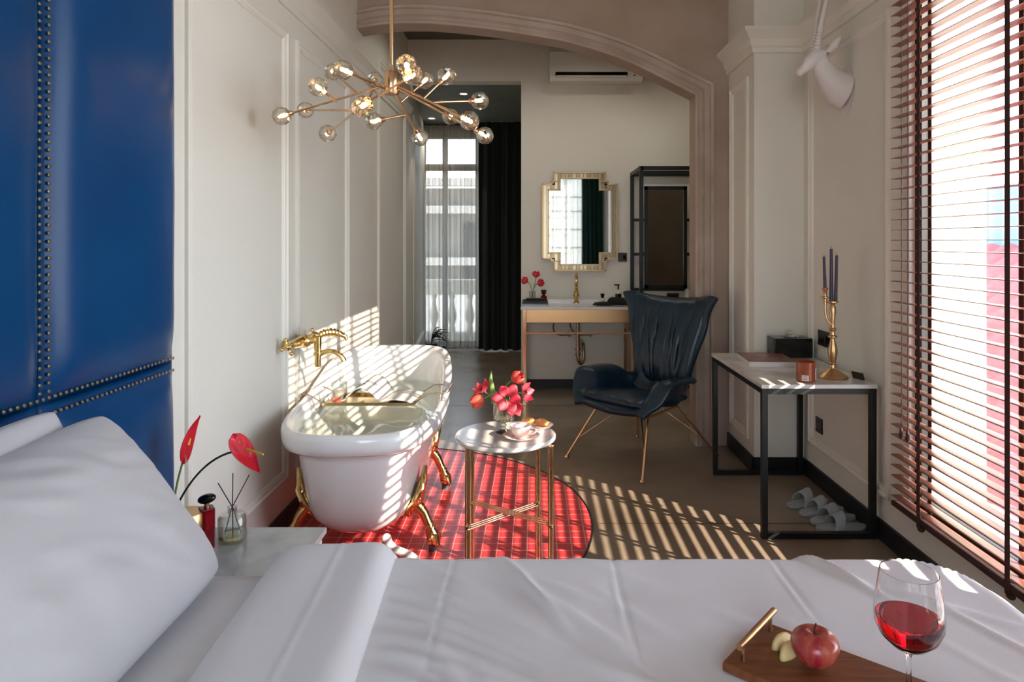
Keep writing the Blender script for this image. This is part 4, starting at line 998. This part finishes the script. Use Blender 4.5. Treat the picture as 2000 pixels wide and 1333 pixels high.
lab(-.75, -.15, .01, .07, .0468).build('side_label', M['paper'], t, solid=.0005)
P = Vector((1.51, 3.47, DZ)); t = thing('candlestick', 'tall turned brass candlestick with two sockets on the desk', 'candlestick', tuple(P))
g = G(); g.lathe([(.0001, 0), (.072, 0), (.074, .006), (.068, .014), (.05, .026), (.030, .040), (.016, .05), (.015, .066), (.018, .07), (.018, .076), (.014, .08), (.020, .10), (.024, .13), (.022, .155), (.014, .185), (.012, .2), (.022, .206), (.022, .212), (.013, .218), (.012, .235), (.018, .243), (.018, .25), (.012, .256), (.010, .28), (.017, .33), (.015, .36), (.010, .372), (.018, .378), (.029, .384), (.029, .389), (.013, .39), (.0001, .385)], P, 36); g.build('column', M['brass'], t)
g = G(); ax = P+Vector((-.030, .02, 0)); g.tube(bez(P+Vector((-.005, 0, .27)), P+Vector((-.03, .01, .28)), ax+Vector((0, 0, .33)), ax+Vector((0, 0, .37)), 8), .006, 10)
g.lathe([(.010, .37), (.010, .40), (.024, .405), (.024, .409), (.010, .412), (.009, .44), (.017, .452), (.017, .456), (.0001, .454)], ax, 24); g.build('side_socket', M['brass'], t)
for x, y, z0, z1, r, dx, lb in ((ax.x, ax.y, .452, .615, .0085, -.006, 'shorter dark tapered candle on the left socket of the brass candlestick'),
                        (P.x-.004, P.y+.006, .386, .655, .010, .0, 'tallest dark tapered candle in the middle of the brass candlestick'),
                        (P.x+.012, P.y-.006, .386, .622, .009, .006, 'purple tapered candle on the right side of the brass candlestick')):
    t = thing('taper_candle', lb, 'candle', (x, y, DZ+z0), group='tapers in the candlestick')
    g = G(); g.cyl((x, y, DZ+z0), (x+dx, y, DZ+z1), r, r*.72, n=16); g.build('wax', M['candle'], t)
    g = G(); g.tube([(x+dx, y, DZ+z1), (x+dx+.001, y, DZ+z1+.012)], .001, 5); g.build('wick', M['stemb'], t)
g = G(); g.prism([(1.61, 3.40, DZ), (1.625, 3.385, DZ), (1.59, 3.33+.03, DZ+.0), (1.58, 3.372, DZ)], (0, 0, .001)) if False else g.obox((1.62, 3.43, DZ+.018), (.006, .085, .036), Matrix.Rotation(R(-14), 3, 'Y') @ Matrix.Rotation(R(12), 3, 'Z'))
tag(g.build('table_sign', M['socket'], smooth=False, bevel=.001, origin=(1.62, 3.43, DZ)), 'small brown tent sign at the front right corner of the desk', 'sign')
# slippers
def slipper(x, y, rz, lb, side):
    t = thing('slipper', lb, 'slipper', (x, y, 0), rz, 'slippers under the desk')
    def out(k, s=1.0):
        a = 2*PI*k/40; yy = .135*math.sin(a); w = .045*(1+.16*math.sin(a)-.10*math.cos(2*a)+.0)
        return (w*math.cos(a)*s, yy*s)
    g = G(); vs = []; 
    for z, s in ((.0, .96), (.004, 1.0), (.016, 1.0), (.020, .97)): vs += [(*out(k, s), z) for k in range(40)]
    fs = [(j*40+k, j*40+(k+1) % 40, (j+1)*40+(k+1) % 40, (j+1)*40+k) for j in range(3) for k in range(40)]+[tuple(range(40))[::-1], tuple(120+k for k in range(40))]
    g.add(vs, fs); g.build('sole', M['slipper'], t, local=True)
    def st(u, v):
        a = PI*(1-u); yy = .012+.055*v; wv = .048+.003*v
        hh = .082-.022*v
        return (wv*math.cos(a)*(1+.02), yy-.02*math.sin(a), .006+hh*math.sin(a)**.8+.004)
    g = G(); g.grid(st, 22, 7); g.build('strap', M['slipper'], t, local=True, solid=.006, ang=180)
for x, y, rz, lb in ((1.49, 3.735, R(108), 'grey slipper under the desk, farthest of the row of four'), (1.52, 3.625, R(106), 'grey slipper under the desk, second farthest of the four'),
                     (1.535, 3.52, R(106), 'grey slipper under the desk, third of the four'), (1.53, 3.415, R(98), 'grey slipper under the desk, nearest of the four by the frame rail')):
    slipper(x, y, rz, lb, 1)
# wall sockets
def plate(p, sz, lb, n=2, nm='wall_socket'):
    t = thing(nm, lb, 'wall socket', p)
    g = G(); g.obox(p, sz); g.build('plate', M['socket'], t, smooth=False, bevel=.002)
    g = G()
    ax = 0 if sz[0] < sz[1] else 1
    s2 = list(sz); s2[ax] = sz[ax]+.003; s2[1-ax] = sz[1-ax]*.34; s2[2] = sz[2]*.5
    for k in (-1, 1):
        c = list(p); c[1-ax] += k*sz[1-ax]*.22; g.obox(c, s2)
    g.build('inserts', M['blackgloss'], t, smooth=False)
plate((WR-.005, 3.93, .88), (.010, .20, .088), 'dark double socket plate on the right wall above the desk')
plate((WR-.005, 4.02, .36), (.010, .085, .088), 'small dark socket plate on the right wall under the desk')
plate((.857, 6.735, 1.29), (.088, .010, .088), 'small dark socket plate right of the gold mirror')
plate((1.355, 6.735, .89), (.12, .010, .088), 'dark socket plate low on the back wall beneath the black framed mirror')
# ================================================================== antelope head
t = thing('antelope_head', 'white sculpted antelope head trophy with long ringed horns on the right wall', 'wall sculpture', (WR, 3.66, 2.3))
g = G()
g.tube([(WR-.006, 3.68, 2.255), (WR-.03, 3.68, 2.262), (WR-.09, 3.67, 2.315), (WR-.135, 3.66, 2.37), (WR-.155, 3.655, 2.41)], [.10, .098, .072, .052, .044], 20)
g.tube([(WR-.130, 3.655, 2.435), (WR-.172, 3.655, 2.43), (WR-.212, 3.65, 2.398), (WR-.245, 3.648, 2.362), (WR-.268, 3.647, 2.346), (WR-.278, 3.646, 2.340)], [.038, .048, .038, .025, .021, .012], 18)
for s in (-1, 1):
    g.ball((WR-.178, 3.652+s*.036, 2.425), .014, (1.2, .7, .9), 10)
    g.tube([(WR-.12, 3.655+s*.03, 2.45), (WR-.10, 3.655+s*.055, 2.475), (WR-.075, 3.655+s*.08, 2.52)], [.014, .026, .006], 10)
g.ball((WR-.262, 3.647, 2.338), .017, (1, 1, .7), 10)
for i, v_ in enumerate(g.v[:40]): pass
g.build('head', M['deer'], t, remesh=.0055)
for s in (-1, 1):
    g = G(); n = 60; pts = []; rs = []
    for i in range(n+1):
        k = i/n; pts.append((WR-.178+.05*k+.05*k*k, 3.655+s*(.018+.05*k), 2.455+.50*k)); rs.append((.0165*(1-.72*k))*(1+(.18 if i % 2 else -.08)*(1-k*.6)))
    g.tube(pts, rs, 12); g.build('horn', M['deer'], t)
g = G(); g.ball((WR-.004, 3.68, 2.255), .105, (.06, .8, 1.25), 24); g.build('wall_plate', M['deer'], t)
# ================================================================== wash room furniture
VY0, VY1, VZ = 6.19, 6.72, .85
t = thing('washstand', 'brushed brass washstand with white basin top against the back wall', 'washstand', (.38, 6.45, 0))
g = G(); x0, x1 = -.135, .90; bx0, bx1, by0, by1 = .12, .66, 6.27, 6.56; zt = VZ
X = [x0, bx0, bx1, x1]; Y = [VY0, by0, by1, VY1]
vs = [(x, y, zt) for y in Y for x in X]; fs = [(j*4+i, j*4+i+1, (j+1)*4+i+1, (j+1)*4+i) for j in range(3) for i in range(3) if not (i == 1 and j == 1)]
g.add(vs, fs); ib = [(bx0+.05, by0+.03, zt-.09), (bx1-.05, by0+.03, zt-.09), (bx1-.05, by1-.03, zt-.09), (bx0+.05, by1-.03, zt-.09)]
ob = [(bx0, by0, zt), (bx1, by0, zt), (bx1, by1, zt), (bx0, by1, zt)]
g.add(ob+ib, [(0, 1, 5, 4), (1, 2, 6, 5), (2, 3, 7, 6), (3, 0, 4, 7), (4, 5, 6, 7)])
g.add([(x0, VY0, zt), (x1, VY0, zt), (x1, VY1, zt), (x0, VY1, zt), (x0, VY0, zt-.025), (x1, VY0, zt-.025), (x1, VY1, zt-.025), (x0, VY1, zt-.025)], [(0, 4, 5, 1), (1, 5, 6, 2), (2, 6, 7, 3), (3, 7, 4, 0)])
g.box(x0, x1, VY1-.012, VY1+.0, zt, zt+.03)
g.build('basin_top', M['tub'], t, smooth=False)
g = G(); g.box(-.085, .86, VY0+.01, VY0+.04, VZ-.145, VZ-.025); g.box(-.085, -.06, VY0+.04, VY1-.03, VZ-.145, VZ-.025); g.box(.835, .86, VY0+.04, VY1-.03, VZ-.145, VZ-.025); g.build('apron', M['brass'], t, smooth=False, bevel=.003)
for x in (-.115, .865):
    for y in (VY0+.005, VY1-.04): g = G(); g.box(x, x+.03, y, y+.03, 0, VZ-.025); g.build('leg', M['rose'], t, smooth=False, bevel=.002)
g = G()
for y in (VY0+.01,): g.box(-.09, .87, y, y+.02, .60, .62)
for x in (-.11, .87): g.box(x, x+.02, VY0+.03, VY1-.04, .60, .62)
g.build('rails', M['rose'], t, smooth=False, bevel=.002)
t = thing('basin_tap', 'ornate gold basin tap at the back of the washstand', 'tap', (.395, 6.62, VZ))
g = G(); P = (.395, 6.62, VZ); g.lathe([(.0001, 0), (.030, 0), (.030, .01), (.018, .02), (.022, .05), (.033, .07), (.028, .10), (.016, .12), (.014, .17), (.022, .185), (.014, .2), (.012, .235), (.018, .25), (.010, .275), (.0001, .285)], P, 20)
g.tube(bez((.395, 6.61, VZ+.10), (.395, 6.55, VZ+.16), (.395, 6.50, VZ+.15), (.395, 6.485, VZ+.09), 10), .011, 10); g.build('body', M['gold'], t)
g = G(); g.tube([(.395, 6.62, VZ+.25), (.395, 6.58, VZ+.285)], [.006, .009], 8); g.build('lever', M['gold'], t)
t = thing('sink_trap', 'chrome bottle trap and supply hoses under the washstand', 'pipe', (.41, 6.5, .3))
g = G(); g.cyl((.40, 6.42, .762), (.40, 6.42, .36), .019); g.tube(bez((.40, 6.42, .38), (.40, 6.42, .27), (.455, 6.44, .27), (.455, 6.46, .37), 10)+[Vector((.455, 6.5, .46)), Vector((.455, 6.735, .47))], .018, 12)
for z in (.42, .37): g.lathe([(.026, 0), (.026, .022)], (.40, 6.42, z), 14)
g.build('trap', M['chrome'], t)
for d in (0, .16):
    g = G(); g.tube(bez((.30+d*.5, 6.5, .75), (.14+d, 6.5, .74), (.10+d*1.2, 6.55, .50), (.33+d*1.3, 6.71, .53), 14), .007, 8); g.ball((.33+d*1.3, 6.70, .53), .022, (1, 1.4, 1), 10); g.build('supply_hose', M['chrome'], t)
# tray group left
q = Vector((-.04, 6.42, VZ)); t = thing('black_tray', 'black lacquered tray holding tulips and a bottle at the left of the washstand', 'tray', tuple(q))
g = G(); g.box(-.125, .115, 6.34, 6.5, VZ, VZ+.008); 
for a in ((-.125, .115, 6.34, 6.347), (-.125, .115, 6.493, 6.5), (-.125, -.118, 6.347, 6.493), (.108, .115, 6.347, 6.493)): g.box(*a, VZ+.008, VZ+.045)
g.build('tray', M['blackgloss'], t, smooth=False)
g = G(); g.box(-.09, .09, 6.37, 6.47, VZ+.008, VZ+.06); g.build('folded_cloth', M['drape'], smooth=False, bevel=.006, origin=(0, 6.42, VZ+.008)); tag(bpy.data.objects['folded_cloth'], 'black folded cloth inside the lacquered tray', 'cloth')
t = thing('bud_glass', 'small clear glass holding three red tulips beside the basin', 'vase', (-.03, 6.54, VZ))
g = G(); g.lathe([(.0001, .001), (.030, .001), (.034, .12), (.031, .12), (.028, .008), (.0001, .008)], (-.03, 6.54, VZ), 20); g.build('glass', M['glass'], t)
for k, (px, py, ax, lb) in enumerate(((1030, 547, (-.7, -.3, .4), 'red tulip leaning left in the small glass by the basin'), (1047, 538, (0, -.2, 1), 'upright red tulip in the small glass by the basin'), (1051, 550, (.6, -.5, .2), 'red tulip leaning right in the small glass by the basin'))):
    hb = at(px, py+4, 6.52); t = thing('tulip', lb, 'flower', (-.03, 6.54, VZ+.02), group='tulips by the basin')
    g = G(); A_ = Vector(ax).normalized(); o1 = A_.orthogonal().normalized(); o2 = A_.cross(o1)
    for j in range(6): petal(g, hb, A_, o1*math.cos(j*PI/3)+o2*math.sin(j*PI/3), .060, .028, .22)
    g.build('petals', M['red'], t, solid=.001, ang=180)
    g = G(); g.tube(bez((-.03, 6.54, VZ+.02), (-.03, 6.54, VZ+.14), hb-A_*.04, hb, 8), .0035, 6); g.build('stem', M['green'], t)
def bottle(x, y, z, r, h, mt, capm, lb, nm='bottle', pump=False, sl=None):
    t = thing(nm, lb, 'bottle', (x, y, z))
    g = G(); g.lathe([(.0001, 0), (r, 0), (r, h*.8), (r*.5, h*.9), (r*.45, h), (.0001, h)], (x, y, z), 20); g.build('body', mt, t)
    g = G()
    if pump: g.cyl((x, y, z+h), (x, y, z+h+.04), .008); g.box(x-.04, x+.012, y-.01, y+.01, z+h+.04, z+h+.052)
    else: g.lathe([(.0001, 0), (r*.6, 0), (r*.95, .04), (.0001, .045)], (x, y, z+h), 16)
    g.build('cap', capm, t)
    if sl: g = G(); g.lathe([(r*1.02, h*.35), (r*1.02, h*.7)], (x, y, z), 20, cap=False); g.build('label', sl, t)
bottle(.078, 6.53, VZ, .030, .09, M['rglass'], M['frame'], 'small amber pink bottle with dark stopper beside the lacquered tray', 'glass_bottle')
bottle(.80, 6.60, VZ, .030, .13, M['white'], M['blackgloss'], 'white pump bottle with black pump behind the armchair wing', 'pump_bottle', True, M['blackgloss'])
bottle(.64, 6.53, VZ, .022, .055, M['white'], M['blackgloss'], 'short white bottle with black cap on the right of the washstand', 'small_bottle')
for k, (x, y, r1, lb) in enumerate(((.62, 6.34, .3, 'black folded face towel at the front right of the washstand'), (.765, 6.42, -.2, 'larger black towel heap next to the armchair wing on the washstand'))):
    g = G()
    def tw(u, v, x=x, y=y, r1=r1, k=k):
        a = (u-.5)*2; b = (v-.5)*2; s = .075 if k == 0 else .10
        h = (.03+.035*k)*(1-a**6)*(1-b**6)+.008*noise.noise(Vector((u*6, v*6, k)))
        return (x+a*s*math.cos(r1)-b*.06*math.sin(r1), y+a*s*math.sin(r1)+b*.06*math.cos(r1), VZ+.003+max(0, h))
    g.grid(tw, 16, 14); tag(g.build('face_towel', M['drape'], origin=(x, y, VZ), solid=.004, ang=180, soff=-1), lb, 'towel', 'black towels on the washstand')
# gold cross-shaped mirror
t = thing('gold_mirror', 'stepped gold framed mirror with inlaid border on the back wall', 'mirror', (.435, 6.73, 1.64))
MC = Vector((.435, 6.74, 1.642)); hw, hh = .364, .48
def stepped(hw, hh, c): # plan of the stepped outline
    cx_, cz_ = c
    q = [(-hw, hh-cz_), (-hw+cx_, hh-cz_), (-hw+cx_, hh), (hw-cx_, hh), (hw-cx_, hh-cz_), (hw, hh-cz_), (hw, -hh+cz_), (hw-cx_, -hh+cz_), (hw-cx_, -hh), (-hw+cx_, -hh), (-hw+cx_, -hh+cz_), (-hw, -hh+cz_)]
    return [(MC.x+a, MC.z+b) for a, b in q]
st = stepped(hw, hh, (.115, .115))
g = G()
for (a0, b0, a1, b1) in ((-hw, -hh+.115, hw, hh-.115), (-hw+.115, hh-.115, hw-.115, hh), (-hw+.115, -hh, hw-.115, -hh+.115)):
    g.box(MC.x+a0, MC.x+a1, MC.y-.02, MC.y-.001, MC.z+b0, MC.z+b1)
g.build('inlaid_border', M['inlay'] if 'inlay' in M else M['antique'], t, smooth=False)
def band(pts, w, y0, d, nm, mt):
    g = G(); n = len(pts)
    for i in range(n):
        a, b = Vector(pts[i]), Vector(pts[(i+1) % n]); lo = (min(a.x, b.x)-w/2, min(a.y, b.y)-w/2); hi = (max(a.x, b.x)+w/2, max(a.y, b.y)+w/2)
        g.box(lo[0], hi[0], y0-d, y0, lo[1], hi[1])
    return g.build(nm, mt, t, smooth=False, bevel=.002)
band(st, .014, MC.y-.018, .014, 'outer_moulding', M['agold'])
st2 = stepped(hw-.055, hh-.055, (.115, .115)); band(st2, .012, MC.y-.019, .012, 'inner_moulding', M['agold'])
for sx in (-1, 1):
    for sz in (-1, 1):
        c = (MC.x+sx*(hw-.115-.012), MC.z+sz*(hh-.115-.012)); g = G(); g.box(c[0]-.045, c[0]+.045, MC.y-.032, MC.y-.02, c[1]-.045, c[1]+.045); g.build('corner_tile', M['antique'], t, smooth=False)
        band([(c[0]-.04, c[1]-.04), (c[0]+.04, c[1]-.04), (c[0]+.04, c[1]+.04), (c[0]-.04, c[1]+.04)], .011, MC.y-.031, .01, 'corner_trim', M['agold'])
g = G(); a = hw-.06; b = hh-.06
g.box(MC.x-a, MC.x+a, MC.y-.024, MC.y-.0205, MC.z-b+.115, MC.z+b-.115); g.box(MC.x-a+.115, MC.x+a-.115, MC.y-.0242, MC.y-.0207, MC.z-b, MC.z+b); g.build('mirror_glass', M['mirror'], t, smooth=False)
# black rack with mirror
t = thing('clothes_rack', 'black square tube open wardrobe frame at the right of the wash room', 'clothes rack', (1.4, 6.4, 0))
g = G(); w = .035; RX0_, RX1_, RY0, RY1, RZ = .948, 1.95, 6.12, 6.70, 2.12
for x in (RX0_, RX1_):
    for y in (RY0, RY1): g.box(x-w/2, x+w/2, y-w/2, y+w/2, 0, RZ)
g.build('posts', M['steel'], t, smooth=False)
g = G()
for y in (RY0, RY1): g.box(RX0_, RX1_, y-w/2, y+w/2, RZ-w, RZ)
for x in (RX0_, RX1_): g.box(x-w/2, x+w/2, RY0, RY1, RZ-w, RZ)
g.box(RX0_, RX1_, 6.40, 6.42, RZ-.03, RZ-.01)
g.build('top_frame', M['steel'], t, smooth=False)
for z in (1.656, 1.32, .975): g = G(); g.box(RX0_, RX1_, RY1-.012, RY1+.012, z-.014, z+.014); g.build('crossbar', M['steel'], t, smooth=False)
t = thing('black_mirror', 'tall rectangular mirror in a black frame hanging on the wardrobe frame', 'mirror', (1.27, 6.66, 1.5))
g = G(); a0, a1, b0, b1 = 1.062, 1.478, .985, 1.985
for bx in ((a0, a0+.035, b0, b1), (a1-.035, a1, b0, b1), (a0, a1, b0, b0+.035), (a0, a1, b1-.035, b1)): g.box(bx[0], bx[1], 6.655, 6.68, bx[2], bx[3])
g.build('frame', M['steel'], t, smooth=False)
g = G(); g.box(a0+.03, a1-.03, 6.665, 6.675, b0+.03, b1-.03); g.build('mirror_glass', M['mirror'], t, smooth=False)
g = G(); g.grid(lambda u, v: (1.462+.05*u, 6.69-.02*math.sin(v*3)+.006*math.sin(u*9), .99-.26*v*(.8+.2*u)), 8, 8); tag(g.build('hand_towel', M['linen'], solid=.006, ang=180, origin=(1.48, 6.69, .73)), 'small white towel hanging from the rack below the black framed mirror', 'towel')
# air conditioner
t = thing('air_conditioner', 'white wall mounted air conditioner high on the back wall', 'air conditioner', (.58, 6.74, 3.1))
ax0, ax1 = .135, 1.03; pf = [(6.739, 2.995), (6.55, 2.985), (6.53, 3.03), (6.53, 3.26), (6.56, 3.315), (6.739, 3.33)]
g = G(); g.prism([(ax0, y, z) for y, z in pf], (ax1-ax0, 0, 0)); g.build('casing', M['white'], t, smooth=False, bevel=.008)
g = G(); g.box(ax0+.055, ax1-.15, 6.5275, 6.531, 3.022, 3.068); g.build('air_outlet', M['blackgloss'], t, smooth=False)
g = G(); g.box(ax0+.06, ax1-.155, 6.521, 6.529, 3.020, 3.034); g.build('louvre', M['white'], t, smooth=False)
g = G(); g.box(ax1-.09, ax1-.075, 6.527, 6.531, 3.055, 3.065); g.box(ax1-.09, ax1-.075, 6.527, 6.531, 3.03, 3.04); g.build('indicator', M['chrome'], t, smooth=False)
# leafy plant at the corridor window
t = thing('potted_plant', 'low dark spiky plant on the floor by the sheer curtain', 'plant', (-1.35, 8.85, 0))
g = G(); g.lathe([(.0001, 0), (.06, 0), (.08, .13), (.07, .13), (.0001, .12)], (-1.35, 8.85, 0), 20); g.build('pot', M['frame'], t)
g = G(); rnd = random.Random(3)
for k in range(16):
    a = rnd.uniform(-1.0, 1.0); L = rnd.uniform(.15, .28); hgt = rnd.uniform(.08, .22); p0 = Vector((-1.35, 8.85, .12)); p3 = p0+Vector((math.cos(a)*L, math.sin(a)*L*.5-.05, hgt*.2 if k % 2 else hgt))
    g.tube(bez(p0, p0+Vector((0, 0, hgt)), p0.lerp(p3, .7)+Vector((0, 0, hgt*.6)), p3, 8), [.004, .006, .006, .006, .006, .005, .004, .003, .001], 5)
g.build('leaves', M['dgreen'], t)
bpy.context.view_layer.update()
